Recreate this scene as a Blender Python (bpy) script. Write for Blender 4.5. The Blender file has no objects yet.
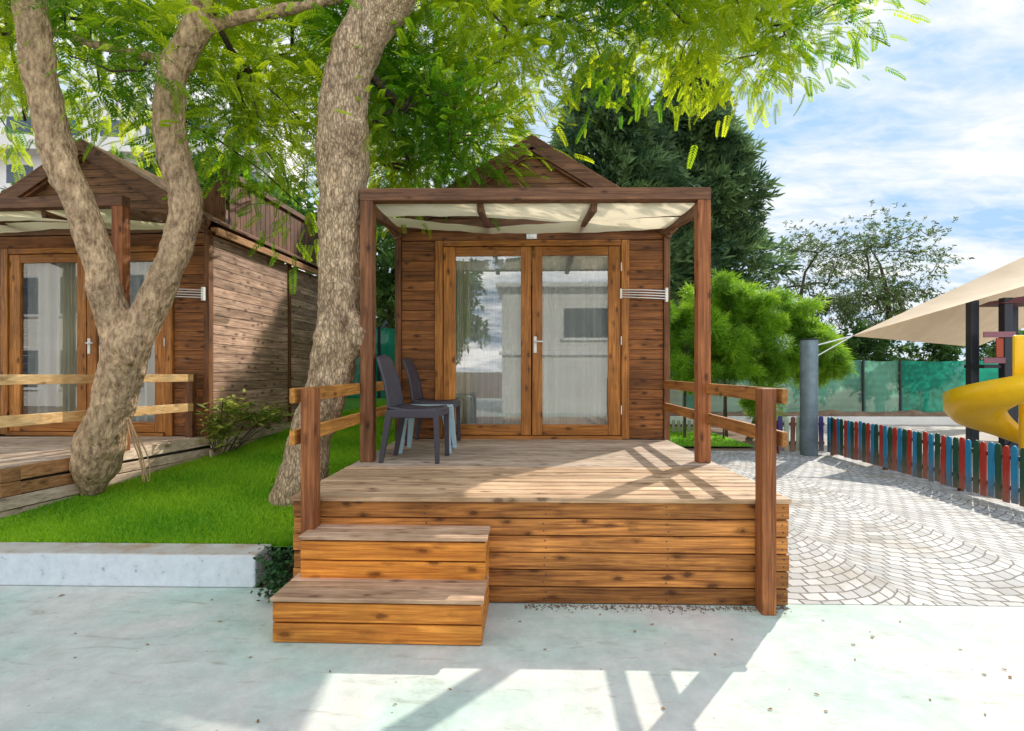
import bpy, math, random
import numpy as np
from mathutils import Vector, Matrix
R = math.radians
scene = bpy.context.scene
col = scene.collection

# ---------------------------------------------------------------- camera, world, sun, exposure
TH = R(1.4); F = 540.0; HZ = 371.0; CH = 1.45
cd = bpy.data.cameras.new('camera'); cam = bpy.data.objects.new('camera', cd); col.objects.link(cam)
cam.location = (0, 0, CH); cam.rotation_euler = (R(90), 0, TH)
cd.sensor_width = 36; cd.lens = 36*F/1024; cd.shift_y = 5.5/1024; cd.clip_end = 3000; cd.clip_start = .05
scene.camera = cam
SUN_AZ, SUN_EL = R(38.5), R(36)
w = bpy.data.worlds.new('World'); scene.world = w; w.use_nodes = True
nt = w.node_tree; N = nt.nodes; L = nt.links; N.clear()
def nd(tree, typ, **kw):
    n = tree.nodes.new(typ)
    for k, v in kw.items():
        if k.startswith('i_'):
            key = k[2:]
            n.inputs[int(key) if key.isdigit() else key.replace('_', ' ')].default_value = v
        else: setattr(n, k, v)
    return n
sky = nd(nt, 'ShaderNodeTexSky', sky_type='NISHITA', sun_disc=False, sun_elevation=SUN_EL, sun_rotation=SUN_AZ, dust_density=.6, ozone_density=1.6)
tc = nd(nt, 'ShaderNodeTexCoord'); sep = nd(nt, 'ShaderNodeSeparateXYZ'); L.new(tc.outputs['Generated'], sep.inputs[0])
zz = nd(nt, 'ShaderNodeMath', operation='ADD', i_1=.22); L.new(sep.outputs['Z'], zz.inputs[0])
dv = nd(nt, 'ShaderNodeVectorMath', operation='DIVIDE')
cz = nd(nt, 'ShaderNodeCombineXYZ'); L.new(zz.outputs[0], cz.inputs[0]); L.new(zz.outputs[0], cz.inputs[1]); cz.inputs[2].default_value = 1
L.new(tc.outputs['Generated'], dv.inputs[0]); L.new(cz.outputs[0], dv.inputs[1])
mp = nd(nt, 'ShaderNodeMapping'); mp.inputs['Scale'].default_value = (.8, 1.5, .5); mp.inputs['Location'].default_value = (2.4, .7, 0); mp.inputs['Rotation'].default_value = (0, 0, .5)
L.new(dv.outputs[0], mp.inputs[0])
n1 = nd(nt, 'ShaderNodeTexNoise', i_Scale=1.5, i_Detail=9.0, i_Roughness=.6, i_Distortion=.35); L.new(mp.outputs[0], n1.inputs['Vector'])
n2 = nd(nt, 'ShaderNodeTexNoise', i_Scale=9.0, i_Detail=6.0, i_Roughness=.6, i_Distortion=.6); L.new(mp.outputs[0], n2.inputs['Vector'])
ad = nd(nt, 'ShaderNodeMath', operation='MULTIPLY_ADD', i_1=.35); L.new(n2.outputs[0], ad.inputs[0]); L.new(n1.outputs[0], ad.inputs[2])
rmp = nd(nt, 'ShaderNodeMapRange', i_1=.55, i_2=.80); L.new(ad.outputs[0], rmp.inputs[0])
cfac = nd(nt, 'ShaderNodeMath', operation='MULTIPLY', i_1=.85); L.new(rmp.outputs[0], cfac.inputs[0])
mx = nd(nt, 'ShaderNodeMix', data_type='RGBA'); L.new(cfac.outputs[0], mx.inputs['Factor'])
soft = nd(nt, 'ShaderNodeVectorMath', operation='MINIMUM'); L.new(sky.outputs[0], soft.inputs[0]); soft.inputs[1].default_value = (1.35, 2.05, 2.9)
L.new(soft.outputs[0], mx.inputs['A']); fm = nd(nt, 'ShaderNodeMapRange', i_1=.1, i_2=-.6, i_3=1.0, i_4=3.3); L.new(sep.outputs['Y'], fm.inputs[0])  # clouds behind the camera brightened as added fill light for shaded fronts
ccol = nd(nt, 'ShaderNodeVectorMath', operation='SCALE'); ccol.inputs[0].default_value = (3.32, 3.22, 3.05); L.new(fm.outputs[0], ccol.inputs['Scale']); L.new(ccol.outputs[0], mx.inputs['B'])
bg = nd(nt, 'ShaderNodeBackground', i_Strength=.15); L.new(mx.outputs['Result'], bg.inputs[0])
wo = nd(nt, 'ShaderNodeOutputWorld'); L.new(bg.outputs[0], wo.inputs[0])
sd = bpy.data.lights.new('sun', 'SUN'); sd.energy = 2.15; sd.angle = R(.6); sd.color = (1, .93, .82)
so = bpy.data.objects.new('sun', sd); col.objects.link(so)
sv = Vector((math.sin(SUN_AZ)*math.cos(SUN_EL), math.cos(SUN_AZ)*math.cos(SUN_EL), math.sin(SUN_EL)))
so.rotation_euler = sv.to_track_quat('Z', 'Y').to_euler(); so.location = sv*30
scene.view_settings.view_transform = 'Standard'; scene.view_settings.look = 'None'
scene.view_settings.exposure = 1.22; scene.view_settings.gamma = 1

rnd = random.Random(7); nr = np.random.default_rng(5)
def at(px, py, d):
    xc = (px-512)/F*d
    return Vector((xc*math.cos(TH)-d*math.sin(TH), xc*math.sin(TH)+d*math.cos(TH), CH+(HZ-py)/F*d))

# ---------------------------------------------------------------- object helpers
def tag(o, label=None, cat=None, group=None, kind=None):
    if label: o['label'] = label
    if cat: o['category'] = cat
    if group: o['group'] = group
    if kind: o['kind'] = kind
    return o
def empty(name, loc=(0, 0, 0), rz=0, label=None, cat=None, group=None):
    o = bpy.data.objects.new(name, None); col.objects.link(o); o.location = loc; o.rotation_euler = (0, 0, rz)
    o.empty_display_size = .1
    return tag(o, label, cat, group)
def children(o): return [c for c in bpy.data.objects if c.parent == o]
def copy_tree(o, parent=None):
    c = o.copy(); col.objects.link(c); c.parent = parent
    for ch in children(o): copy_tree(ch, c)
    return c
def finish(name, me, mat, parent, smooth=False, bevel=0):
    if mat: me.materials.append(mat)
    if smooth: me.polygons.foreach_set('use_smooth', [True]*len(me.polygons))
    o = bpy.data.objects.new(name, me); col.objects.link(o)
    if parent: o.parent = parent
    if bevel:
        b = o.modifiers.new('bevel', 'BEVEL'); b.width = bevel; b.segments = 2; b.limit_method = 'ANGLE'; b.angle_limit = R(40)
    return o
class MB:
    def __init__(s): s.v = []; s.f = []
    def quad(s, *p):
        n = len(s.v); s.v += [tuple(q) for q in p]; s.f.append(tuple(range(n, n+len(p)))); return s
    def box(s, x0, x1, y0, y1, z0, z1):
        n = len(s.v)
        s.v += [(x, y, z) for z in (z0, z1) for y in (y0, y1) for x in (x0, x1)]
        for f in ((0, 2, 3, 1), (4, 5, 7, 6), (0, 1, 5, 4), (2, 6, 7, 3), (0, 4, 6, 2), (1, 3, 7, 5)): s.f.append(tuple(n+i for i in f))
        return s
    def hexa(s, p):   # 8 points: bottom 4 (x0y0,x1y0,x0y1,x1y1) then top 4
        n = len(s.v); s.v += [tuple(q) for q in p]
        for f in ((0, 2, 3, 1), (4, 5, 7, 6), (0, 1, 5, 4), (2, 6, 7, 3), (0, 4, 6, 2), (1, 3, 7, 5)): s.f.append(tuple(n+i for i in f))
        return s
    def bar(s, a, b, wdt, h, up=(0, 0, 1)):   # beam from a to b (centre line), width across, height along up
        a = Vector(a); b = Vector(b); d = (b-a).normalized(); up = Vector(up)
        sd_ = d.cross(up).normalized()*wdt/2; u = sd_.cross(d).normalized()*h/2
        return s.hexa([a-sd_-u, a+sd_-u, b-sd_-u, b+sd_-u, a-sd_+u, a+sd_+u, b-sd_+u, b+sd_+u])
    def tube(s, pts, rad, seg=8, cap=True):
        pts = [Vector(p) for p in pts]
        if not hasattr(rad, '__len__'): rad = [rad]*len(pts)
        n0 = len(s.v); d0 = (pts[1]-pts[0]).normalized()
        x = d0.orthogonal().normalized()
        for i, p in enumerate(pts):
            d = (pts[min(i+1, len(pts)-1)]-pts[max(i-1, 0)]).normalized()
            x = (x-d*x.dot(d)).normalized(); y = d.cross(x)
            for k in range(seg):
                a = 2*math.pi*k/seg; s.v.append(tuple(p+(x*math.cos(a)+y*math.sin(a))*rad[i]))
        for i in range(len(pts)-1):
            for k in range(seg):
                a = n0+i*seg+k; b = n0+i*seg+(k+1) % seg; s.f.append((a, b, b+seg, a+seg))
        if cap:
            s.f.append(tuple(n0+seg-1-k for k in range(seg))); e = n0+(len(pts)-1)*seg; s.f.append(tuple(e+k for k in range(seg)))
        return s
    def prism(s, poly, y0, y1):  # polygon of (x,z) extruded along y
        n = len(s.v); m = len(poly)
        s.v += [(x, y0, z) for x, z in poly]+[(x, y1, z) for x, z in poly]
        s.f.append(tuple(n+i for i in range(m))); s.f.append(tuple(n+m+m-1-i for i in range(m)))
        for i in range(m):
            j = (i+1) % m; s.f.append((n+j, n+i, n+m+i, n+m+j))
        return s
    def build(s, name, mat, parent=None, smooth=False, bevel=0):
        me = bpy.data.meshes.new(name); me.from_pydata(s.v, [], s.f); me.update()
        return finish(name, me, mat, parent, smooth, bevel)
def np_mesh(name, V, nper, mat, parent=None, cols=None):
    """V: (n, nper, 3) faces with nper corners each"""
    n = V.shape[0]; me = bpy.data.meshes.new(name)
    me.vertices.add(n*nper); me.vertices.foreach_set('co', V.reshape(-1).astype(np.float32))
    me.loops.add(n*nper); me.loops.foreach_set('vertex_index', np.arange(n*nper, dtype=np.int32))
    me.polygons.add(n); me.polygons.foreach_set('loop_start', np.arange(0, n*nper, nper, dtype=np.int32))
    me.polygons.foreach_set('loop_total', np.full(n, nper, dtype=np.int32))
    me.update(calc_edges=True)
    if cols is not None:
        a = me.attributes.new('tone', 'FLOAT', 'FACE'); a.data.foreach_set('value', cols.astype(np.float32))
    return finish(name, me, mat, parent)

# ---------------------------------------------------------------- materials
def newmat(name):
    m = bpy.data.materials.new(name); m.use_nodes = True; t = m.node_tree; t.nodes.clear()
    o = t.nodes.new('ShaderNodeOutputMaterial'); p = t.nodes.new('ShaderNodeBsdfPrincipled'); t.links.new(p.outputs[0], o.inputs[0])
    p.inputs['Specular IOR Level'].default_value = .3
    return m, t, p, o
def ramp(t, stops):
    r = t.nodes.new('ShaderNodeValToRGB'); e = r.color_ramp.elements
    while len(e) < len(stops): e.new(.5)
    for i, (p, c) in enumerate(stops):
        e[i].position = p; e[i].color = (*c, 1) if len(c) == 3 else c
    return r
def coords(t, scale=(1, 1, 1), island=False, typ='Object'):
    c = nd(t, 'ShaderNodeTexCoord'); src = c.outputs[typ]
    if island:
        g = nd(t, 'ShaderNodeNewGeometry'); mlt = nd(t, 'ShaderNodeMath', operation='MULTIPLY', i_1=37.0); t.links.new(g.outputs['Random Per Island'], mlt.inputs[0])
        a = nd(t, 'ShaderNodeVectorMath', operation='ADD'); t.links.new(src, a.inputs[0]); t.links.new(mlt.outputs[0], a.inputs[1]); src = a.outputs[0]
    m = nd(t, 'ShaderNodeMapping'); m.inputs['Scale'].default_value = scale; t.links.new(src, m.inputs[0])
    return m.outputs[0]
def wood(name, dark, light, axis='X', rough=.6, grey=0, vary=.35, bump=.25):
    m, t, p, o = newmat(name); l = t.links
    def sc(al, ac): return tuple(al if a == axis else ac for a in 'XYZ')
    v1 = coords(t, sc(1.3, 22), True); v2 = coords(t, sc(2.5, 90), True); v3 = coords(t, sc(4.2, 9.5), True); v4 = coords(t, (1.3, 1.3, 1.3), True)
    a = nd(t, 'ShaderNodeTexNoise', i_Scale=1.0, i_Detail=6.0, i_Roughness=.6, i_Distortion=1.6); l.new(v1, a.inputs['Vector'])
    b = nd(t, 'ShaderNodeTexNoise', i_Scale=1.0, i_Detail=3.0, i_Roughness=.6); l.new(v2, b.inputs['Vector'])
    k = nd(t, 'ShaderNodeTexVoronoi', i_Scale=1.15); l.new(v3, k.inputs['Vector'])
    kw = nd(t, 'ShaderNodeTexNoise', i_Scale=7.0, i_Detail=3.0); l.new(v3, kw.inputs['Vector'])
    ka = nd(t, 'ShaderNodeMath', operation='MULTIPLY_ADD', i_1=.22); l.new(kw.outputs[0], ka.inputs[0]); l.new(k.outputs['Distance'], ka.inputs[2])
    kr = ramp(t, [(.23, (1, 1, 1)), (.28, (.5, .5, .5)), (.42, (0, 0, 0))]); l.new(ka.outputs[0], kr.inputs[0])
    st = nd(t, 'ShaderNodeTexNoise', i_Scale=1.2, i_Detail=4.0, i_Roughness=.65); l.new(v4, st.inputs['Vector'])
    mix = nd(t, 'ShaderNodeMath', operation='MULTIPLY_ADD', i_1=.45); l.new(b.outputs[0], mix.inputs[0]); 
    ml = nd(t, 'ShaderNodeMath', operation='MULTIPLY', i_1=.75); l.new(a.outputs[0], ml.inputs[0]); l.new(ml.outputs[0], mix.inputs[2])
    cr = ramp(t, [(.42, dark), (.60, tuple((x+y)/2 for x, y in zip(dark, light))), (.74, light)]); l.new(mix.outputs[0], cr.inputs[0])
    g = nd(t, 'ShaderNodeNewGeometry')
    mr = nd(t, 'ShaderNodeMapRange', i_3=1-vary, i_4=1+vary); l.new(g.outputs['Random Per Island'], mr.inputs[0])
    sr = nd(t, 'ShaderNodeMapRange', i_1=.3, i_2=.7, i_3=.66, i_4=1.22); l.new(st.outputs[0], sr.inputs[0])
    mm = nd(t, 'ShaderNodeMath', operation='MULTIPLY'); l.new(mr.outputs[0], mm.inputs[0]); l.new(sr.outputs[0], mm.inputs[1])
    sc1 = nd(t, 'ShaderNodeVectorMath', operation='SCALE'); l.new(cr.outputs[0], sc1.inputs[0]); l.new(mm.outputs[0], sc1.inputs['Scale'])
    km = nd(t, 'ShaderNodeMix', data_type='RGBA'); l.new(kr.outputs[0], km.inputs['Factor']); l.new(sc1.outputs[0], km.inputs['A']); km.inputs['B'].default_value = (*[x*.4 for x in dark], 1)
    kf = nd(t, 'ShaderNodeMath', operation='MULTIPLY', i_1=.85); l.new(kr.outputs[0], kf.inputs[0]); l.new(kf.outputs[0], km.inputs['Factor'])
    out = km.outputs['Result']
    if grey:
        gx = nd(t, 'ShaderNodeMix', data_type='RGBA'); l.new(st.outputs[0], gx.inputs['Factor']); 
        gm = nd(t, 'ShaderNodeMapRange', i_1=.35, i_2=.65, i_3=grey*.5, i_4=min(1, grey*1.4)); l.new(st.outputs[0], gm.inputs[0]); l.new(gm.outputs[0], gx.inputs['Factor'])
        hs = nd(t, 'ShaderNodeHueSaturation', i_Saturation=.3, i_Value=1.15); l.new(out, hs.inputs['Color']); l.new(out, gx.inputs['A']); l.new(hs.outputs[0], gx.inputs['B']); out = gx.outputs['Result']
    l.new(out, p.inputs['Base Color']); p.inputs['Roughness'].default_value = rough
    bp = nd(t, 'ShaderNodeBump', i_Strength=bump, i_Distance=.01); l.new(mix.outputs[0], bp.inputs['Height']); l.new(bp.outputs[0], p.inputs['Normal'])
    return m
def plain(name, c, rough=.5, vary=.12, scale=6, metal=0, bump=.05, spec=.4):
    m, t, p, o = newmat(name); l = t.links
    v = coords(t); a = nd(t, 'ShaderNodeTexNoise', i_Scale=scale, i_Detail=6.0, i_Roughness=.65); l.new(v, a.inputs['Vector'])
    r = ramp(t, [(.3, tuple(x*(1-vary) for x in c)), (.7, tuple(min(1, x*(1+vary)) for x in c))]); l.new(a.outputs[0], r.inputs[0]); l.new(r.outputs[0], p.inputs['Base Color'])
    p.inputs['Roughness'].default_value = rough; p.inputs['Metallic'].default_value = metal; p.inputs['Specular IOR Level'].default_value = spec
    if bump:
        b = nd(t, 'ShaderNodeBump', i_Strength=bump, i_Distance=.02); n = nd(t, 'ShaderNodeTexNoise', i_Scale=scale*8, i_Detail=4.0); l.new(v, n.inputs['Vector']); l.new(n.outputs[0], b.inputs['Height']); l.new(b.outputs[0], p.inputs['Normal'])
    return m
def leafmat(name, c0, c1, trans=.45, tcol=None, rough=.5):
    m, t, p, o = newmat(name); l = t.links
    g = nd(t, 'ShaderNodeAttribute', attribute_name='tone'); r = ramp(t, [(0, c0), (1, c1)]); l.new(g.outputs['Fac'], r.inputs[0])
    l.new(r.outputs[0], p.inputs['Base Color']); p.inputs['Roughness'].default_value = rough
    if trans:
        tr = nd(t, 'ShaderNodeBsdfTranslucent'); 
        if tcol:
            r2 = ramp(t, [(0, tcol[0]), (1, tcol[1])]); l.new(g.outputs['Fac'], r2.inputs[0]); l.new(r2.outputs[0], tr.inputs[0])
        else: l.new(r.outputs[0], tr.inputs[0])
        ms = nd(t, 'ShaderNodeMixShader', i_0=trans); l.new(p.outputs[0], ms.inputs[1]); l.new(tr.outputs[0], ms.inputs[2]); l.new(ms.outputs[0], o.inputs[0])
    return m
def clothmat(name, c, trans=.5, weave=True):
    m, t, p, o = newmat(name); l = t.links
    v = coords(t); a = nd(t, 'ShaderNodeTexNoise', i_Scale=2.5, i_Detail=5.0); l.new(v, a.inputs['Vector'])
    r = ramp(t, [(.3, tuple(x*.85 for x in c)), (.7, c)]); l.new(a.outputs[0], r.inputs[0]); l.new(r.outputs[0], p.inputs['Base Color']); p.inputs['Roughness'].default_value = .85
    tr = nd(t, 'ShaderNodeBsdfTranslucent'); l.new(r.outputs[0], tr.inputs[0])
    ms = nd(t, 'ShaderNodeMixShader', i_0=trans); l.new(p.outputs[0], ms.inputs[1]); l.new(tr.outputs[0], ms.inputs[2]); l.new(ms.outputs[0], o.inputs[0])
    return m
M = {}
M['skirt'] = wood('stained_orange_boards', (.15, .042, .010), (.66, .27, .065), 'X')
M['step'] = wood('bright_orange_boards', (.38, .10, .012), (.92, .37, .06), 'X', vary=.12)
M['tread'] = wood('worn_tread_boards', (.30, .155, .075), (.70, .44, .25), 'X', grey=.18, vary=.15)
M['deck_front'] = wood('tan_deck_boards', (.31, .165, .07), (.74, .47, .25), 'X', grey=.15, vary=.18)
M['deck_rear'] = wood('weathered_deck_boards', (.25, .15, .08), (.60, .42, .26), 'X', grey=.35, vary=.15)
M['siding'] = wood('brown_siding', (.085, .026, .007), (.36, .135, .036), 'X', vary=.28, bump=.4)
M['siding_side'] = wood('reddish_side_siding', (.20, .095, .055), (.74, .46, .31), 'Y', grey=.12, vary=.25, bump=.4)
M['gable'] = wood('dark_gable_siding', (.07, .028, .011), (.25, .115, .045), 'X', vary=.2)
M['trimx'] = wood('dark_beam', (.075, .030, .014), (.25, .115, .055), 'X', vary=.15)
M['trimy'] = wood('dark_side_beam', (.075, .030, .014), (.25, .115, .055), 'Y', vary=.15)
M['trimz'] = wood('dark_post', (.085, .030, .012), (.28, .115, .045), 'Z', vary=.15)
M['redpost'] = wood('red_brown_post', (.15, .042, .015), (.45, .165, .055), 'Z', vary=.1)
M['frame'] = wood('honey_door_frame', (.19, .060, .010), (.58, .235, .05), 'Z', vary=.12, rough=.4)
M['framex'] = wood('honey_door_rail', (.19, .060, .010), (.58, .235, .05), 'X', vary=.12, rough=.4)
M['raily'] = wood('orange_rail', (.32, .12, .020), (.78, .36, .08), 'Y', vary=.1)
M['rail_dark'] = wood('brown_rail', (.20, .075, .018), (.50, .22, .06), 'Y', vary=.1)
M['rail_pale'] = wood('pale_honey_rail', (.62, .33, .11), (.95, .66, .33), 'Y', vary=.08)
M['skirt_pale'] = wood('weathered_skirting', (.46, .30, .19), (.86, .64, .44), 'Y', grey=.25, vary=.2)
M['skirt_brown'] = wood('brown_skirting', (.24, .10, .035), (.58, .30, .13), 'Y', vary=.2)
M['battens'] = wood('dark_battens', (.07, .026, .013), (.24, .10, .048), 'Z', vary=.3)
M['white'] = plain('white_plastic', (.8, .8, .78), .4)
M['steel'] = plain('grey_painted_steel', (.17, .23, .27), .45, .25, 5, metal=.3)
M['chair'] = plain('charcoal_plastic', (.055, .05, .065), .45, .1, 40, bump=.1)
M['pale_blue'] = plain('pale_blue_plastic', (.42, .60, .68), .4)
M['dark_metal'] = plain('dark_metal', (.025, .03, .045), .4)
M['dark'] = plain('dark_interior', (.05, .045, .04), .9)
M['render_white'] = plain('white_render', (.74, .73, .69), .8, .08, 1.5)
M['win'] = plain('dark_window_glass', (.05, .07, .09), .08, .1, spec=.8, bump=0)
M['yellow'] = plain('yellow_slide_plastic', (.95, .56, .008), .35, .06)
M['cloth'] = clothmat('cream_shade_cloth', (.95, .83, .62), .6)
M['sail'] = clothmat('beige_sail_cloth', (.74, .58, .40), .16)
M['curtain'] = clothmat('sheer_white_curtain', (.93, .94, .92), .2)
def sheer(m, a0, a1):
    t = m.node_tree; o = [n for n in t.nodes if n.type == 'OUTPUT_MATERIAL'][0]; src = o.inputs[0].links[0].from_socket
    lw = nd(t, 'ShaderNodeLayerWeight', i_Blend=.5); mr = nd(t, 'ShaderNodeMapRange', i_1=.0, i_2=.7, i_3=a0, i_4=a1); t.links.new(lw.outputs['Facing'], mr.inputs[0])
    tr = nd(t, 'ShaderNodeBsdfTransparent'); ms = nd(t, 'ShaderNodeMixShader'); t.links.new(mr.outputs[0], ms.inputs[0]); t.links.new(tr.outputs[0], ms.inputs[1]); t.links.new(src, ms.inputs[2]); t.links.new(ms.outputs[0], o.inputs[0])
sheer(M['curtain'], .55, 1.0)
M['curtain_cream'] = clothmat('cream_curtain', (.90, .86, .68), .3)
M['green_box'] = plain('green_box', (.03, .08, .055), .5)
def bark(name, c0, c1, spk=.6, crack=0):
    m, t, p, o = newmat(name); l = t.links
    v = coords(t, (1, 1, .45)); v0 = coords(t)
    a = nd(t, 'ShaderNodeTexNoise', i_Scale=22.0, i_Detail=8.0, i_Roughness=.7); l.new(v, a.inputs['Vector'])
    b = nd(t, 'ShaderNodeTexVoronoi', i_Scale=38.0); l.new(v, b.inputs['Vector'])
    c = nd(t, 'ShaderNodeTexNoise', i_Scale=2.2, i_Detail=4.0); l.new(v0, c.inputs['Vector'])
    r = ramp(t, [(.36, c0), (.52, tuple((x+y)/2 for x, y in zip(c0, c1))), (.68, c1)]); l.new(a.outputs[0], r.inputs[0])
    br = nd(t, 'ShaderNodeMapRange', i_1=.35, i_2=.65, i_3=.82, i_4=1.15); l.new(c.outputs[0], br.inputs[0])
    s = nd(t, 'ShaderNodeVectorMath', operation='SCALE'); l.new(r.outputs[0], s.inputs[0]); l.new(br.outputs[0], s.inputs['Scale'])
    sp = nd(t, 'ShaderNodeTexNoise', i_Scale=55.0, i_Detail=2.0); l.new(v0, sp.inputs['Vector'])
    sr = nd(t, 'ShaderNodeMapRange', i_1=.64, i_2=.70, i_3=0.0, i_4=spk); l.new(sp.outputs[0], sr.inputs[0])
    mx = nd(t, 'ShaderNodeMix', data_type='RGBA'); l.new(sr.outputs[0], mx.inputs['Factor']); l.new(s.outputs[0], mx.inputs['A']); mx.inputs['B'].default_value = (.62, .52, .40, 1)
    out = mx.outputs['Result']
    if crack:
        vc = coords(t, (1, 1, .3)); wn = nd(t, 'ShaderNodeTexNoise', i_Scale=9.0, i_Detail=3.0); l.new(vc, wn.inputs['Vector']); wsc = nd(t, 'ShaderNodeVectorMath', operation='SCALE'); wsc.inputs['Scale'].default_value = .06; l.new(wn.outputs['Color'], wsc.inputs[0])
        wa = nd(t, 'ShaderNodeVectorMath', operation='ADD'); l.new(vc, wa.inputs[0]); l.new(wsc.outputs[0], wa.inputs[1])
        vo = nd(t, 'ShaderNodeTexVoronoi', feature='DISTANCE_TO_EDGE', i_Scale=46.0); l.new(wa.outputs[0], vo.inputs['Vector'])
        cm = nd(t, 'ShaderNodeMapRange', i_1=.02, i_2=.22, i_3=1-crack, i_4=1.08); l.new(vo.outputs['Distance'], cm.inputs[0])
        cs = nd(t, 'ShaderNodeVectorMath', operation='SCALE'); l.new(out, cs.inputs[0]); l.new(cm.outputs[0], cs.inputs['Scale']); out = cs.outputs[0]
        b = vo
    l.new(out, p.inputs['Base Color']); p.inputs['Roughness'].default_value = .85
    h = nd(t, 'ShaderNodeMath', operation='ADD'); l.new(a.outputs[0], h.inputs[0]); l.new(b.outputs['Distance'], h.inputs[1])
    bp = nd(t, 'ShaderNodeBump', i_Strength=.75, i_Distance=.025); l.new(h.outputs[0], bp.inputs['Height']); l.new(bp.outputs[0], p.inputs['Normal'])
    return m
M['bark'] = bark('grey_brown_bark', (.22, .135, .075), (.76, .53, .32))
M['bark_pale'] = bark('pale_furrowed_bark', (.25, .16, .09), (.84, .62, .40), .2, .5)
M['bark_dark'] = bark('dark_bark', (.04, .028, .02), (.14, .10, .07), .1)
M['leaf'] = leafmat('feathery_leaf', (.05, .14, .012), (.32, .48, .025), .60, ((.14, .40, .01), (.84, .92, .02)))
M['conifer'] = leafmat('conifer_leaf', (.035, .085, .04), (.26, .40, .14), .4)
M['bg_leaf'] = leafmat('background_leaf', (.04, .10, .025), (.15, .29, .05), .4)
M['willow'] = leafmat('thin_bright_leaf', (.03, .09, .012), (.26, .50, .03), .5, ((.10, .30, .02), (.6, .88, .05)))
M['sparse'] = leafmat('grey_green_leaf', (.06, .10, .03), (.20, .30, .09), .3)
M['shrub'] = leafmat('shrub_leaf', (.12, .22, .03), (.55, .55, .10), .35)
M['ivy'] = leafmat('ivy_leaf', (.015, .06, .02), (.05, .16, .04), .2)
M['grass'] = leafmat('grass_blade', (.11, .34, .012), (.42, .66, .03), .4, ((.16, .55, .01), (.6, .9, .04)))

# ground surfaces
def concrete():
    m, t, p, o = newmat('stained_concrete'); l = t.links; v = coords(t)
    a = nd(t, 'ShaderNodeTexNoise', i_Scale=.9, i_Detail=8.0, i_Roughness=.6, i_Distortion=.5); l.new(v, a.inputs['Vector'])
    b = nd(t, 'ShaderNodeTexNoise', i_Scale=6.0, i_Detail=10.0, i_Roughness=.75); l.new(v, b.inputs['Vector'])
    vs = coords(t, (1.2, 5, 1)); s = nd(t, 'ShaderNodeTexNoise', i_Scale=2.5, i_Detail=9.0, i_Roughness=.7, i_Distortion=.8); l.new(vs, s.inputs['Vector'])
    g = ramp(t, [(.34, (.66, .61, .56)), (.45, (.60, .62, .57)), (.58, (.49, .60, .53)), (.74, (.38, .53, .45))]); l.new(a.outputs[0], g.inputs[0])
    d = ramp(t, [(.30, (.66, .60, .52)), (.44, (1, 1, 1)), (.62, (1, 1, 1)), (.78, (1.0, 1.0, 1.0))]); l.new(s.outputs[0], d.inputs[0])
    mu = nd(t, 'ShaderNodeMix', data_type='RGBA', blend_type='MULTIPLY'); mu.inputs['Factor'].default_value = .8; l.new(g.outputs[0], mu.inputs['A']); l.new(d.outputs[0], mu.inputs['B'])
    br = nd(t, 'ShaderNodeMapRange', i_1=.3, i_2=.7, i_3=.8, i_4=1.15); l.new(b.outputs[0], br.inputs[0])
    sc = nd(t, 'ShaderNodeVectorMath', operation='SCALE'); l.new(mu.outputs['Result'], sc.inputs[0]); l.new(br.outputs[0], sc.inputs['Scale'])
    sp = nd(t, 'ShaderNodeTexVoronoi', i_Scale=9.0); l.new(v, sp.inputs['Vector'])
    spr = nd(t, 'ShaderNodeMapRange', i_1=.03, i_2=.06, i_3=.7, i_4=0.0); l.new(sp.outputs['Distance'], spr.inputs[0])
    sm = nd(t, 'ShaderNodeMix', data_type='RGBA'); l.new(spr.outputs[0], sm.inputs['Factor']); l.new(sc.outputs[0], sm.inputs['A']); sm.inputs['B'].default_value = (.16, .12, .08, 1)
    ce = nd(t, 'ShaderNodeTexVoronoi', feature='DISTANCE_TO_EDGE', i_Scale=.42); wv_ = nd(t, 'ShaderNodeVectorMath', operation='SCALE'); wv_.inputs['Scale'].default_value = .35; l.new(b.outputs['Color'], wv_.inputs[0])
    va_ = nd(t, 'ShaderNodeVectorMath', operation='ADD'); l.new(v, va_.inputs[0]); l.new(wv_.outputs[0], va_.inputs[1]); l.new(va_.outputs[0], ce.inputs['Vector'])
    cf_ = nd(t, 'ShaderNodeMapRange', i_1=.0005, i_2=.003, i_3=.22, i_4=0.0); l.new(ce.outputs['Distance'], cf_.inputs[0])
    c2_ = nd(t, 'ShaderNodeMix', data_type='RGBA'); l.new(cf_.outputs[0], c2_.inputs['Factor']); l.new(sm.outputs['Result'], c2_.inputs['A']); c2_.inputs['B'].default_value = (.25, .24, .21, 1)
    l.new(c2_.outputs['Result'], p.inputs['Base Color']); p.inputs['Roughness'].default_value = .8
    bp = nd(t, 'ShaderNodeBump', i_Strength=.15, i_Distance=.01); n = nd(t, 'ShaderNodeTexNoise', i_Scale=60.0, i_Detail=5.0); l.new(v, n.inputs['Vector']); l.new(n.outputs[0], bp.inputs['Height']); l.new(bp.outputs[0], p.inputs['Normal'])
    return m
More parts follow.
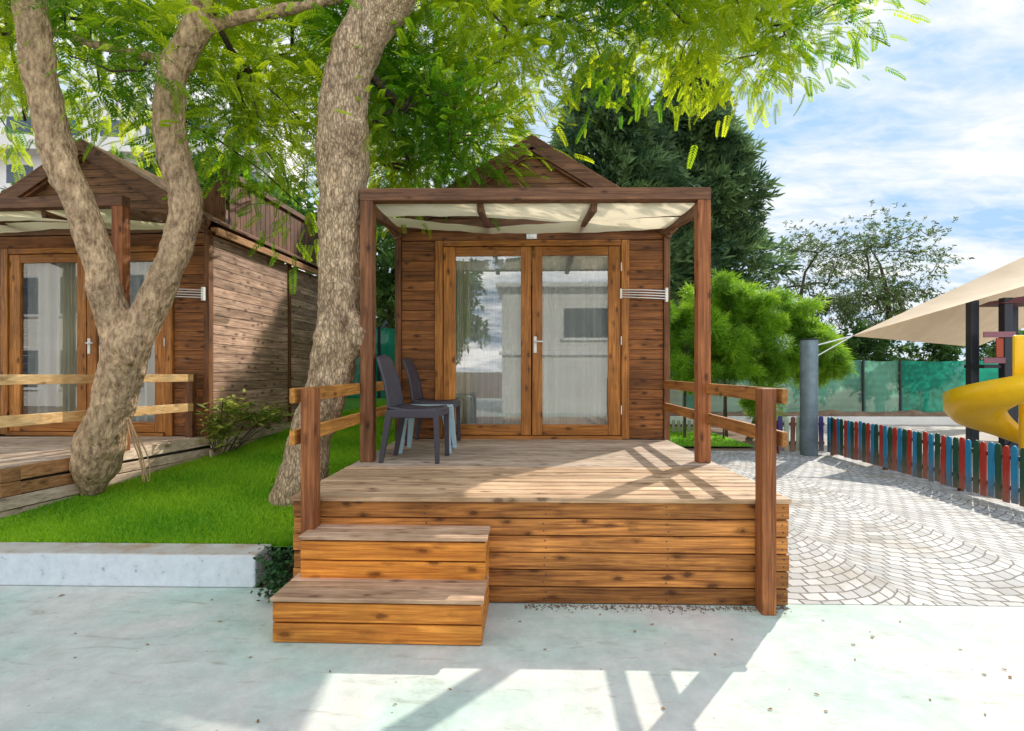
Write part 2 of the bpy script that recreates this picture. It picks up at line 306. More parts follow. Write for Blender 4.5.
def pavers():
    m, t, p, o = newmat('fan_pavers'); l = t.links; v = coords(t)
    wn = nd(t, 'ShaderNodeTexNoise', i_Scale=5.0, i_Detail=2.0); l.new(v, wn.inputs['Vector'])
    ws = nd(t, 'ShaderNodeVectorMath', operation='SCALE'); l.new(wn.outputs['Color'], ws.inputs[0]); ws.inputs['Scale'].default_value = .05
    va = nd(t, 'ShaderNodeVectorMath', operation='ADD'); l.new(v, va.inputs[0]); l.new(ws.outputs[0], va.inputs[1])
    sp = nd(t, 'ShaderNodeSeparateXYZ'); l.new(va.outputs[0], sp.inputs[0])
    def mt(op, a, b=None, c=None):
        n = nd(t, 'ShaderNodeMath', operation=op)
        for i, x in enumerate((a, b, c)):
            if x is None: continue
            if isinstance(x, (int, float)): n.inputs[i].default_value = x
            else: l.new(x, n.inputs[i])
        return n.outputs[0]
    W = 1.25; Rr = .78; C = .115
    u = mt('DIVIDE', sp.outputs[0], W); fu = mt('FRACT', u); cell = mt('FLOOR', u)
    x = mt('MULTIPLY', mt('SUBTRACT', fu, .5), W)
    arc = mt('SQRT', mt('SUBTRACT', Rr*Rr, mt('MULTIPLY', x, x)))
    vv = mt('DIVIDE', mt('SUBTRACT', sp.outputs[1], mt('MULTIPLY', arc, -1.0)), C)
    ci = mt('FLOOR', vv); cf = mt('FRACT', vv)
    ang = mt('ARCSINE', mt('DIVIDE', x, Rr))
    off = mt('FRACT', mt('MULTIPLY', ci, .5))
    sa = mt('ADD', mt('MULTIPLY', ang, Rr/.125), off); si = mt('FLOOR', sa); sf = mt('FRACT', sa)
    e1 = mt('MINIMUM', cf, mt('SUBTRACT', 1.0, cf)); e2 = mt('MINIMUM', sf, mt('SUBTRACT', 1.0, sf)); e = mt('MINIMUM', e1, e2)
    jm = nd(t, 'ShaderNodeMapRange', i_1=.03, i_2=.08); l.new(e, jm.inputs[0])
    cv = nd(t, 'ShaderNodeCombineXYZ'); l.new(si, cv.inputs[0]); l.new(ci, cv.inputs[1]); l.new(cell, cv.inputs[2])
    wh = nd(t, 'ShaderNodeTexWhiteNoise', noise_dimensions='3D'); l.new(cv.outputs[0], wh.inputs['Vector'])
    st = ramp(t, [(0, (.36, .36, .355)), (.5, (.47, .47, .46)), (1, (.56, .555, .54))]); l.new(wh.outputs['Value'], st.inputs[0])
    dn = nd(t, 'ShaderNodeTexNoise', i_Scale=1.4, i_Detail=8.0, i_Roughness=.65); l.new(v, dn.inputs['Vector'])
    dr = ramp(t, [(.35, (.75, .68, .60)), (.5, (1, 1, 1))]); l.new(dn.outputs[0], dr.inputs[0])
    mu = nd(t, 'ShaderNodeMix', data_type='RGBA', blend_type='MULTIPLY'); mu.inputs['Factor'].default_value = 1; l.new(st.outputs[0], mu.inputs['A']); l.new(dr.outputs[0], mu.inputs['B'])
    jx = nd(t, 'ShaderNodeMix', data_type='RGBA'); l.new(jm.outputs[0], jx.inputs['Factor']); jx.inputs['A'].default_value = (.17, .15, .13, 1); l.new(mu.outputs['Result'], jx.inputs['B'])
    l.new(jx.outputs['Result'], p.inputs['Base Color']); p.inputs['Roughness'].default_value = .75
    bp = nd(t, 'ShaderNodeBump', i_Strength=.6, i_Distance=.012); l.new(jm.outputs[0], bp.inputs['Height']); l.new(bp.outputs[0], p.inputs['Normal'])
    return m
M['concrete'] = concrete(); M['pavers'] = pavers()
M['soil'] = plain('dry_soil', (.20, .13, .08), .95, .35, 3, bump=.5)
M['sandy'] = plain('sandy_playground', (.42, .39, .35), .9, .25, 2, bump=.3)
M['lawn'] = plain('lawn_ground', (.10, .28, .018), .95, .3, 4, bump=.4)
def kerbmat():
    m, t, p, o = newmat('whitewashed_kerb'); l = t.links; v = coords(t)
    a = nd(t, 'ShaderNodeTexNoise', i_Scale=14.0, i_Detail=8.0, i_Roughness=.75); l.new(v, a.inputs['Vector'])
    r = ramp(t, [(.30, (.16, .14, .12)), (.39, (.60, .66, .72)), (.7, (.74, .79, .84))]); l.new(a.outputs[0], r.inputs[0])
    g = nd(t, 'ShaderNodeNewGeometry'); s = nd(t, 'ShaderNodeSeparateXYZ'); l.new(g.outputs['Normal'], s.inputs[0])
    b = nd(t, 'ShaderNodeTexNoise', i_Scale=5.0, i_Detail=7.0, i_Roughness=.7); l.new(v, b.inputs['Vector'])
    r2 = ramp(t, [(.35, (.42, .30, .20)), (.5, (.50, .47, .42)), (.7, (.60, .60, .58))]); l.new(b.outputs[0], r2.inputs[0])
    mx = nd(t, 'ShaderNodeMix', data_type='RGBA'); l.new(s.outputs[2], mx.inputs['Factor']); l.new(r.outputs[0], mx.inputs['A']); l.new(r2.outputs[0], mx.inputs['B'])
    l.new(mx.outputs['Result'], p.inputs['Base Color']); p.inputs['Roughness'].default_value = .85
    return m
M['kerb'] = kerbmat()
def glassmat():
    m, t, p, o = newmat('window_pane'); l = t.links
    g = nd(t, 'ShaderNodeBsdfGlossy', i_Roughness=.0); g.inputs['Color'].default_value = (1, 1, 1, 1)
    tr = nd(t, 'ShaderNodeBsdfTransparent'); tr.inputs[0].default_value = (.95, .97, .96, 1)
    lw = nd(t, 'ShaderNodeLayerWeight', i_Blend=.35); mr = nd(t, 'ShaderNodeMapRange', i_1=0.0, i_2=1.0, i_3=.15, i_4=1.0); l.new(lw.outputs['Fresnel'], mr.inputs[0])
    ms = nd(t, 'ShaderNodeMixShader'); l.new(mr.outputs[0], ms.inputs[0]); l.new(tr.outputs[0], ms.inputs[1]); l.new(g.outputs[0], ms.inputs[2]); l.new(ms.outputs[0], o.inputs[0])
    return m
M['glass'] = glassmat()
def netmat(name, c, a):
    m, t, p, o = newmat(name); l = t.links
    v = coords(t, (1, 1, 1)); n = nd(t, 'ShaderNodeTexNoise', i_Scale=1.2, i_Detail=5.0); l.new(v, n.inputs['Vector'])
    wv = nd(t, 'ShaderNodeTexWave', wave_type='BANDS', bands_direction='Z', i_Scale=1.6, i_Distortion=1.5, i_Detail=2.0); l.new(v, wv.inputs['Vector'])
    ad_ = nd(t, 'ShaderNodeMath', operation='MULTIPLY_ADD', i_1=.07); l.new(wv.outputs[1], ad_.inputs[0]); l.new(n.outputs[0], ad_.inputs[2])
    r = ramp(t, [(.35, tuple(x*.7 for x in c)), (.85, tuple(x*1.4 for x in c))]); l.new(ad_.outputs[0], r.inputs[0]); l.new(r.outputs[0], p.inputs['Base Color']); p.inputs['Roughness'].default_value = .8
    tl = nd(t, 'ShaderNodeBsdfTranslucent'); l.new(r.outputs[0], tl.inputs[0]); m1 = nd(t, 'ShaderNodeMixShader', i_0=.5); l.new(p.outputs[0], m1.inputs[1]); l.new(tl.outputs[0], m1.inputs[2])
    tr = nd(t, 'ShaderNodeBsdfTransparent'); ms = nd(t, 'ShaderNodeMixShader', i_0=a); l.new(m1.outputs[0], ms.inputs[1]); l.new(tr.outputs[0], ms.inputs[2]); l.new(ms.outputs[0], o.inputs[0])
    return m
M['net_pale'] = netmat('pale_green_net', (.22, .55, .40), .22)
M['net'] = netmat('green_net', (.02, .30, .20), .08)

# ---------------------------------------------------------------- setting
def lawn_z(y): return .205+min(max(y-3.8, 0)*.08, .66)
def sheet(name, x0, x1, y0, y1, z, mat): return tag(MB().quad((x0, y0, z), (x1, y0, z), (x1, y1, z), (x0, y1, z)).build(name, mat), kind='structure')
sheet('ground', -600, 600, -600, 900, -.03, M['soil'])
sheet('concrete_yard', -14, 1.3, -16, 3.57, 0, M['concrete'])
sheet('concrete_apron', 1.3, 14, -16, 3.40, 0, M['concrete'])
sheet('paved_path', 1.2, 5.95, 3.40, 9.9, .002, M['pavers'])
b = MB()
for i in range(24):
    y0 = 3.78+i*.4; y1 = y0+.4
    b.quad((-9, y0, lawn_z(y0)), (-1.38, y0, lawn_z(y0)), (-1.38, y1, lawn_z(y1)), (-9, y1, lawn_z(y1)))
tag(b.build('lawn', M['lawn']), kind='structure')
sheet('garden_lawn', -1.2, 4.4, 10.4, 15, .01, M['lawn'])
sheet('playground_floor', 5.4, 22, 3.40, 17, -.004, M['sandy'])

# grass blades
def blades(name, n, region, zf, h, mat, wd=.006):
    P = region(n); n = len(P); a = nr.uniform(0, 6.28, n); hh = h*nr.uniform(.5, 1.3, n); ln = nr.normal(0, .5, (n, 2))*hh[:, None]
    z = np.array([zf(y) for y in P[:, 1]]); base = np.c_[P, z]; dx = np.c_[np.cos(a), np.sin(a), np.zeros(n)]*wd
    V = np.stack([base-dx, base+dx, base+np.c_[ln, hh]], 1)
    tone = np.clip(.5+.28*np.sin(P[:, 0]*3.1+P[:, 1]*1.7)*np.sin(P[:, 1]*4.3-P[:, 0])+nr.normal(0, .26, n), 0, 1)
    o = np_mesh(name, V, 3, mat, None, tone); return tag(o, kind='stuff')
def reg_lawn(n):
    y = 3.8+ (nr.uniform(0, 1, n)**1.6)*8.5; x = nr.uniform(-4.6, -1.5, n)
    k = (x > -4.25+.19*(y-4.26)-.1) & (x > -4.3); return np.c_[x, y][k]
tag(blades('grass', 170000, reg_lawn, lawn_z, .040, M['grass']), 'bright green lawn grass growing between the two cabins', 'grass')
tag(blades('grass', 9000, lambda n: np.c_[nr.uniform(-1, 4.3, n), nr.uniform(10.4, 14.5, n)], lambda y: .01, .05, M['grass'], .012), 'small grass patch behind the right railing under the feathery shrubs', 'grass')

# kerb
k = MB().box(-9, -1.80, 3.56, 3.80, 0, .222).build('kerb', M['kerb'], None, bevel=.012)
tag(k, 'whitewashed concrete kerb along the front edge of the lawn', 'kerb')

# ---------------------------------------------------------------- cabins
CW = 1.585
def boards(b, x0, x1, y0, y1, z0, z1, h, gap=.006):
    z = z0
    while z < z1-.02:
        t = min(z+h-gap, z1); b.box(x0, x1, y0, y1, z, t); z += h
def cabin(name, label, loc, rz, cream_side=-1, extra=False):
    r = empty(name, loc, rz, label, 'cabin')
    # front wall boards beside doors
    for s in (-1, 1):
        x0, x1 = sorted((s*1.13, s*(CW-.065))); b = MB()
        boards(b, x0, x1, .0, .05, .665, 2.965, .115, .004); b.build('front_wall', M['siding'], r, bevel=.003)
    b = MB(); boards(b, -(CW-.065), CW-.065, -.004, .05, 2.972, 3.12, .15)
    b.build('header_board', M['siding'], r, bevel=.004)
    for s in (-1, 1):
        x0, x1 = sorted((s*(CW-.045), s*CW)); b = MB(); boards(b, x0, x1, .06, 1.9, .62, 3.1, .1165); boards(b, x0, x1, 1.98, 4.2, .62, 3.1, .1165)
        b.build('side_wall', M['siding_side'], r, bevel=.003)
    b = MB().box(-CW+.05, CW-.05, 4.15, 4.2, .62, 3.1); b.box(-CW+.05, CW-.05, .08, 4.14, .60, .65); b.build('back_wall', M['dark'], r)
    for s in (-1, 1):
        x0, x1 = sorted((s*(CW-.062), s*(CW+.006))); MB().box(x0, x1, -.03, .06, .64, 3.12).build('corner_trim', M['trimz'], r, bevel=.004)
        x0, x1 = sorted((s*(CW-.03), s*(CW+.02))); MB().box(x0, x1, 1.905, 1.975, .62, 3.12).build('wall_joint', M['trimz'], r, bevel=.004)
    # gable
    b = MB(); pitch = .61; apex = 4.17 if extra else 4.06; z = 3.13
    while z < apex-.1:
        t = min(z+.1, apex-.08); xa = (apex-z)/pitch-.1; xb = max((apex-t)/pitch-.1, .02)
        b.prism([(-xa, z), (xa, z), (xb, t-.006), (-xb, t-.006)], .0, .04); z += .1
    b.build('gable', M['gable'], r)
    for s in (-1, 1):
        b = MB(); b.bar((0, -.08, apex+.0), (s*1.62, -.08, apex-1.62*pitch), .035, .15, up=(0, 0, 1))
        b.bar((s*.02, -.03, apex-.09), (s*1.6, -.03, apex-.09-1.6*pitch), .06, .06); b.build('bargeboard', M['trimx'], r, bevel=.004)
    b = MB()
    for s in (-1, 1):
        b.hexa([(0, -.1, apex+.075), (s*1.63, -.1, apex+.075-1.63*pitch), (0, 4.4, apex+.075), (s*1.63, 4.4, apex+.075-1.63*pitch),
                (0, -.1, apex+.10), (s*1.63, -.1, apex+.10-1.63*pitch), (0, 4.4, apex+.10), (s*1.63, 4.4, apex+.10-1.63*pitch)])
    b.build('roof', M['trimy'], r)
    b = MB(); b.prism([(-.09, apex-.10), (0, apex-.045), (.09, apex-.10), (.05, apex+.04), (0, apex+.07), (-.05, apex+.04)], -.105, -.03); b.build('ridge_cap', M['trimx'], r, bevel=.004)
    for s in (-1, 1):
        b = MB(); x0, x1 = sorted((s*1.588, s*1.65)); b.box(x0, x1, .0, 4.3, 3.13, 3.185)
        x0, x1 = sorted((s*1.655, s*1.69)); b.box(x0, x1, .0, 4.3, 3.09, 3.18); b.build('eave_board', M['skirt_brown'], r, bevel=.004)
    # door: frame, two leaves
    for s in (-1, 1):
        x0, x1 = sorted((s*1.035, s*1.125)); MB().box(x0, x1, -.03, .05, .665, 2.965).build('door_jamb', M['frame'], r, bevel=.005)
    MB().box(-1.03, 1.03, -.025, .05, 2.90, 2.966).build('door_head', M['framex'], r, bevel=.005); MB().box(-1.03, 1.03, -.06, .05, .655, .70).build('door_sill', M['framex'], r, bevel=.005)
    for s in (-1, 1):
        g0, g1 = .125, .885
        def bx(mb, a, c, *q):
            x0, x1 = sorted((s*a, s*c)); return mb.box(x0, x1, *q)
        lf = bx(bx(MB(), .006, g0, -.012, .035, .705, 2.895), g1, 1.028, -.012, .035, .705, 2.895).build('door_leaf', M['frame'], r, bevel=.006)
        bx(MB(), g0+.001, g1-.001, -.010, .033, .706, .83).build('door_rail', M['framex'], lf, bevel=.006); bx(MB(), g0+.001, g1-.001, -.010, .033, 2.79, 2.894).build('door_rail', M['framex'], lf, bevel=.006)
        x0, x1 = sorted((s*g0, s*g1)); MB().quad((x0, .015, .83), (x1, .015, .83), (x1, .015, 2.79), (x0, .015, 2.79)).build('glass', M['glass'], lf)
        # curtain just behind the pane
        n = 160; w_ = g1-g0; V = []; mb = MB()
        for i in range(n+1):
            x = s*(g0-.06+(w_+.12)*i/n); y = .12+.030*math.sin(i*.25+s+.8*math.sin(i*.05))*(.6+.4*math.sin(i*.05+s))+.012*math.sin(i*.13+2*s)
            mb.v += [(x, y, .72), (x+.004*math.sin(i), y*1.0, 2.86)]
        for i in range(n): mb.f.append((2*i, 2*i+2, 2*i+3, 2*i+1))
        mb.build('curtain', M['curtain'], r, smooth=True)
        mb = MB()
        a0, a1 = ((g0, g0+.34) if extra else (g1-.16, g1)) 
        for i in range(81):
            x = s*(a0+(a1-a0)*i/80); y = .085+.022*math.sin(i*.5); tw = .03*math.sin(i*.1)
            mb.v += [(x+s*tw, y, .72), (x*.995, y, 2.86)]
        for i in range(80): mb.f.append((2*i, 2*i+2, 2*i+3, 2*i+1))
        if s == -1: mb.build('cream_curtain', M['curtain_cream'], r, smooth=True)
    hd = MB().box(.022, .058, -.024, -.012, 1.66, 1.85).build('handle', M['white'], r, bevel=.004)
    MB().tube([(.04, -.024, 1.79), (.04, -.06, 1.79), (.13, -.065, 1.79)], .009, 8).build('lever', M['white'], hd, smooth=True)
    for z in (.95, 1.75, 2.6): MB().box(1.026, 1.036, -.042, -.03, z, z+.1).build('hinge', M['white'], r)
    MB().box(-.06, .06, -.03, -.004, 2.98, 3.04).box(-.03, .02, -.045, -.03, 2.99, 3.03).build('sensor_box', M['white'], r, bevel=.004)
    return r
cab = cabin('wooden_cabin', 'brown wooden cabin with double glass doors behind the deck with the steps', (.075, 6.28, 0), 0)
LC = Vector((-3.80, 6.42, 0)); LA = -R(3.2)   # right front corner of the neighbour cabin
lo = LC-Vector((math.cos(LA)*CW, math.sin(LA)*CW, 0))
cab2 = cabin('wooden_cabin', 'left wooden cabin with reddish side wall, cream curtain and battened roof box', lo, LA, extra=True)
for o in children(cab2):
    if o.name.startswith('side_wall'): pass
# battened box on the left cabin roof, meter box on its side
b = MB()
for i in range(30):
    y = .55+i*.125; b.box(CW-.12, CW-.095, y, y+.118, 3.2, 3.98)
b.hexa([(CW-.45, .5, 3.2), (CW-.125, .5, 3.2), (CW-.45, .52, 3.2), (CW-.125, .52, 3.2), (CW-.45, .5, 3.80), (CW-.125, .5, 3.98), (CW-.45, .52, 3.80), (CW-.125, .52, 3.98)])
rb = b.build('roof_box', M['battens'], cab2, bevel=.004)
MB().box(CW-.16, CW-.06, .45, 4.3, 3.982, 4.06).build('roof_box_cap', M['trimy'], rb, bevel=.005)
MB().box(CW+.003, CW+.12, 2.75, 2.98, 1.75, 2.05).build('meter_box', M['green_box'], cab2, bevel=.01)

def pergola(name, label, A, B, C, D, zf, zb, rafters, front, rear, deckz=.666, cs=.012):
    """A,B = front left/right post centres, C,D = rear left/right points at the wall; front/rear = [(u, y0, y1)] cloth edge curves in fractions of depth"""
    r = empty(name, (0, 0, 0), 0, label, 'pergola')
    for p in (A, B): MB().box(p[0]-.055, p[0]+.055, p[1]-.055, p[1]+.055, deckz, zf-.105).build('post', M['redpost'] if p is B else M['trimz'], r, bevel=.006)
    A, B, C, D = [Vector((*p, 0)) for p in (A, B, C, D)]
    ex = (B-A).normalized()*.055
    MB().bar(A-ex+Vector((0, 0, zf-.052)), B+ex+Vector((0, 0, zf-.052)), .11, .104).build('front_beam', M['trimx'], r, bevel=.006)
    for p, q in ((A, C), (B, D)):
        d_ = (q-p).normalized()*.065
        MB().bar(p+d_+Vector((0, 0, zf-.155+.0)), q+Vector((0, 0, zb-.06)), .07, .10).build('side_beam', M['trimy'], r, bevel=.005)
    for u in rafters:
        p = A.lerp(B, u); q = C.lerp(D, u); d_ = (q-p).normalized()*.06
        MB().bar(p+d_+Vector((0, 0, zf-.13)), q+Vector((0, 0, zb-.04)), .055, .085).build('rafter', M['trimy'], r, bevel=.005)
    MB().bar(C+Vector((0, -.035, zb-.0)), D+Vector((0, -.035, zb-.0)), .04, .10).build('rear_beam', M['trimx'], r, bevel=.005)
    def sheetc(curve, sag):
        mb = MB(); nu, nv = 60, 10
        def ev(u, k):
            for a, c in zip(curve, curve[1:]):
                if u <= c[0] or c is curve[-1]:
                    t = (u-a[0])/(c[0]-a[0]); t = t; return a[k]*(1-t)+c[k]*t
        for i in range(nu+1):
            u = i/nu; y0 = ev(u, 1); y1 = ev(u, 2)
            for j in range(nv+1):
                v = y0+(y1-y0)*j/nv
                p = A.lerp(B, .015+.97*u).lerp(C.lerp(D, .015+.97*u), v)
                z = (zf-.060)*(1-v)+(zb-.06)*v-sag*math.sin(math.pi*j/nv)*(.6+.4*math.sin(u*9))-.004*math.sin(u*31+v*5)-.002*math.sin(u*77)
                mb.v.append((p.x, p.y, z-.045))
        for i in range(nu):
            for j in range(nv):
                a = i*(nv+1)+j; mb.f.append((a, a+nv+1, a+nv+2, a+1))
        o = mb.build('shade_cloth', M['cloth'], r, smooth=True)
    sheetc(front, cs); sheetc(rear, cs)
    return r
DZ = .666
pergola('pergola', 'right brown pergola with cream shade cloths over the deck with chairs', (-1.365, 4.66), (1.53, 4.70), (-1.42, 6.22), (1.58, 6.22), 3.02, 3.13, (.335, .68),
        [(0, .03, .36), (.25, .03, .36), (.34, .03, .40), (.60, .03, .56), (.80, .03, .50), (1, .03, .36)],
        [(0, .37, .70), (.33, .74, .97), (.60, .57, .96), (.80, .50, .93), (1, .40, .80)])
pa = at(121, 451, 5.29); 
u2 = Vector((math.cos(LA), math.sin(LA)))
pB = (pa.x, pa.y); pA = (pa.x-2.95*u2.x, pa.y-2.95*u2.y)
pergola('pergola', 'left pergola with sagging cream cloths in front of the neighbouring cabin', pA, pB, (LC.x-3.05, LC.y+.08), (LC.x-.02, LC.y-.10), 3.16, 3.27, (.33, .70),
        [(0, .03, .50), (.4, .03, .45), (.7, .03, .60), (1, .03, .55)], [(0, .60, .95), (.4, .55, .95), (.7, .62, .97), (1, .57, .9)], cs=.07)

# ---------------------------------------------------------------- main deck
dk = empty('wooden_deck', (0, 0, 0), 0, 'raised wooden deck with orange plank skirting and two chairs on it', 'deck')
XL, XR = -1.46, 1.625; YF = 3.36
b = MB(); y = YF-.02
while y < 4.40:
    b.box(XL-.005, XR+.005, y, y+.102, DZ-.03, DZ+nr.uniform(-.001, .001)); y += .1235
b.build('front_floorboards', M['deck_front'], dk, bevel=.004)
b = MB(); y = 4.455
while y < 6.22:
    b.box(XL-.0, XR+.0, y, y+.114, DZ-.03, DZ-.002+nr.uniform(-.001, .001)); y += .1185
b.build('rear_floorboards', M['deck_rear'], dk, bevel=.003)
b = MB()
for i in range(6):
    z1 = DZ-.032-i*.106; b.box(XL+.005*(i % 2), XR-.004*(i % 3), YF+.002, YF+.03, max(z1-.099, .008), z1)
b.build('front_skirting', M['skirt'], dk, bevel=.004)
for x in (-.62, .12, .88, 1.585):
    for i in range(6):
        z1 = DZ-.032-i*.106
        for dz_ in (-.026, -.072):
            sx_ = x+rnd.uniform(-.01, .01); MB().tube([(sx_, YF+.004, z1+dz_), (sx_, YF-.0005, z1+dz_)], .0045, 8).build('screw', M['dark_metal'], dk)
for s, X in ((-1, XL), (1, XR)):
    b = MB()
    for i in range(6):
        z1 = DZ-.032-i*.106; x0, x1 = sorted((X, X-s*.028)); b.box(x0, x1, YF+.034, 6.2, z1-.099, z1)
    b.build('side_skirting', M['skirt_brown'], dk, bevel=.004)
MB().box(XL+.04, XR-.04, YF+.05, 6.15, .02, DZ-.05).build('subframe', M['dark'], dk)
ZP = 1.345
for x, px_ in ((-1.318, 0), (1.447, 0)):
    MB().box(x-.042, x+.042, 3.235, 3.338, (.0 if x > 0 else .0), ZP).build('railing_post', M['redpost'], dk, bevel=.005)
for x, mt_ in ((-1.39, M['raily']), (1.515, M['rail_dark'])):
    s = -1 if x < 0 else 1
    for z0, z1, z2 in ((ZP-.09, ZP, 0), (ZP-.345, ZP-.255, 0)):
        x0, x1 = sorted((x, x+s*.032)); 
        b = MB().hexa([(x0, 3.22, z0), (x1, 3.22, z0), (x0+s*.06, 6.2, z0), (x1+s*.06, 6.2, z0), (x0, 3.22, z1), (x1, 3.22, z1), (x0+s*.06, 6.2, z1), (x1+s*.06, 6.2, z1)])
        b.build('rail', mt_, dk, bevel=.004)

# steps
stp = empty('wooden_steps', (0, 0, 0), 0, 'two orange wooden steps leading up to the deck', 'steps')
def stepbox(x0, x1, y0, y1, z0, z1, rz, name, n=2):
    cx, cy = (x0+x1)/2, (y0+y1)/2
    e = MB(); hw = (x1-x0)/2; hd = (y1-y0)/2; hh = (z1-.024-z0-.004)/n
    for i in range(n): e.box(-hw, hw, -hd+.012, -hd+.042, z0+.004+i*hh, z0+i*hh+hh-.004)
    for s in (-1, 1):
        for i in range(n):
            a0, a1 = sorted((s*(hw-.001), s*(hw-.026))); e.box(a0, a1, -hd+.045, hd, z0+.004+i*hh, z0+i*hh+hh-.004)
    o = e.build(name, M['step'], stp, bevel=.005); o.location = (cx, cy, 0); o.rotation_euler = (0, 0, rz)
    t = MB(); nb = 3; wv = 2*hd/nb
    for i in range(nb): t.box(-hw-.008, hw+.008, -hd+i*wv, -hd+(i+1)*wv-.007, z1-.022, z1)
    tr = t.build('tread', M['tread'], o, bevel=.004)
ls = at(272, 648, 2.83); rs = at(482, 648, 2.83)
stepbox(ls.x-.02, rs.x, 2.83, 3.20, .0, .245, R(-.6), 'lower_step')
lu = at(302, 534, 3.17); ru = at(487, 537, 3.17)
stepbox(lu.x, ru.x, 3.10, 3.36, .0, .49, R(-.6), 'upper_step', 4)

# ---------------------------------------------------------------- left deck
ld = empty('wooden_deck', (0, 0, 0), 0, 'low weathered deck of the left cabin with gapped grey-brown skirting', 'deck')
E0 = Vector((-4.24, 4.22)); E1 = Vector((-3.86, 6.40)); ed = (E1-E0).normalized(); en = Vector((ed.y, -ed.x))
def epos(t, off=0): return E0+ed*t+en*off
b = MB(); n = 18; LEN = (E1-E0).length
for i in range(n):
    t = i*LEN/n; p = epos(t); q = epos(t+LEN/n-.006); b.hexa([(-8, p.y-.15, DZ-.03), (p.x, p.y, DZ-.03), (-8, q.y-.15, DZ-.03), (q.x, q.y, DZ-.03), (-8, p.y-.15, DZ), (p.x, p.y, DZ), (-8, q.y-.15, DZ), (q.x, q.y, DZ)])
b.build('floorboards', M['deck_rear'], ld, bevel=.003)
def sk(t0, t1, z0, z1, off=.014, dz=0):
    p = epos(t0, off); q = epos(t1, off); return MB().bar((p.x, p.y, (z0+z1)/2), (q.x, q.y, (z0+z1)/2+dz), .024, z1-z0)
b = MB()
def addbar(mb, t0, t1, z0, z1, off=.014, dz=0):
    p = epos(t0, off); q = epos(t1, off); mb.bar((p.x, p.y, (z0+z1)/2), (q.x, q.y, (z0+z1)/2+dz), .024, z1-z0)
addbar(b, .02, .17, .545, .655); addbar(b, .02, .17, .43, .54); addbar(b, .17, .87, .55, .665, .016); addbar(b, .17, .92, .435, .530, .018, -.01)
b.build('brown_skirting', M['skirt_brown'], ld, bevel=.004)
b = MB()
addbar(b, .0, 2.6, .325, .425, .03, .0); addbar(b, 0, 1.6, .20, .315, .014, 0)
addbar(b, 1.02, 2.3, .55, .66, .016); addbar(b, 1.05, 2.28, .435, .525, .018, -.01)
b.build('pale_skirting', M['skirt_pale'], ld, bevel=.004)
b = MB(); c2 = Vector((math.sin(-LA), math.cos(LA)))
# base boards under the side wall of the left cabin
for z0, z1, o_ in ((.535, .66, .085), (.40, .515, .07)):
    p = LC.xy+c2*(-.10)+Vector((c2.y, -c2.x))*o_; q = LC.xy+c2*4.1+Vector((c2.y, -c2.x))*o_
    b.bar((p.x, p.y, (z0+z1)/2), (q.x, q.y, (z0+z1)/2), .025, z1-z0)
b.build('base_board', M['skirt_pale'], ld, bevel=.004)
MB().hexa([(-7.9, 4.2, .02), (E0.x-.04, 4.27, .02), (-7.9, 6.3, .02), (E1.x-.04, 6.3, .02), (-7.9, 4.2, DZ-.04), (E0.x-.04, 4.27, DZ-.04), (-7.9, 6.3, DZ-.04), (E1.x-.04, 6.3, DZ-.04)]).build('subframe', M['dark'], ld)
MB().box(-8, E0.x-.02, 4.09, 4.115, .2, DZ-.005).build('front_skirting', M['skirt_brown'], ld)
for z0, z1 in ((1.325, 1.41), (.975, 1.07)):
    p = epos(-.6, -.06); q = epos(2.1, -.06)
    MB().bar((p.x, p.y, (z0+z1)/2+.015), (q.x, q.y, (z0+z1)/2), .03, z1-z0).build('rail', M['rail_pale'], ld, bevel=.004)
p = epos(2.12, -.10); MB().box(p.x-.045, p.x+.045, p.y-.045, p.y+.045, DZ, 1.42).build('railing_post', M['trimz'], ld, bevel=.005)

# drying racks (folded wall clothes lines)
def rack(label, loc, rz):
    r = empty('clothes_rack', loc, rz, label, 'clothes rack', 'wall clothes racks')
    MB().box(.0, .03, -.05, .0, -.08, .08).build('bracket', M['white'], r, bevel=.003)
    for z in (-.045, -.015, .015, .045): MB().tube([(.0, -.04, z), (-.24, -.042, z+.012), (-.5, -.04, z*.9+.018)], .006, 6).build('rod', M['white'], r, smooth=True)
    MB().box(-.515, -.495, -.05, -.03, -.04, .07).build('end_bracket', M['white'], r)
rack('white clothes rack on the wall right of the middle cabin doors', (1.60, 6.245, 2.32), 0)
rack('white clothes rack on the left cabin beside the tree fork', (LC.x-.05, LC.y-.045, 2.37), LA)

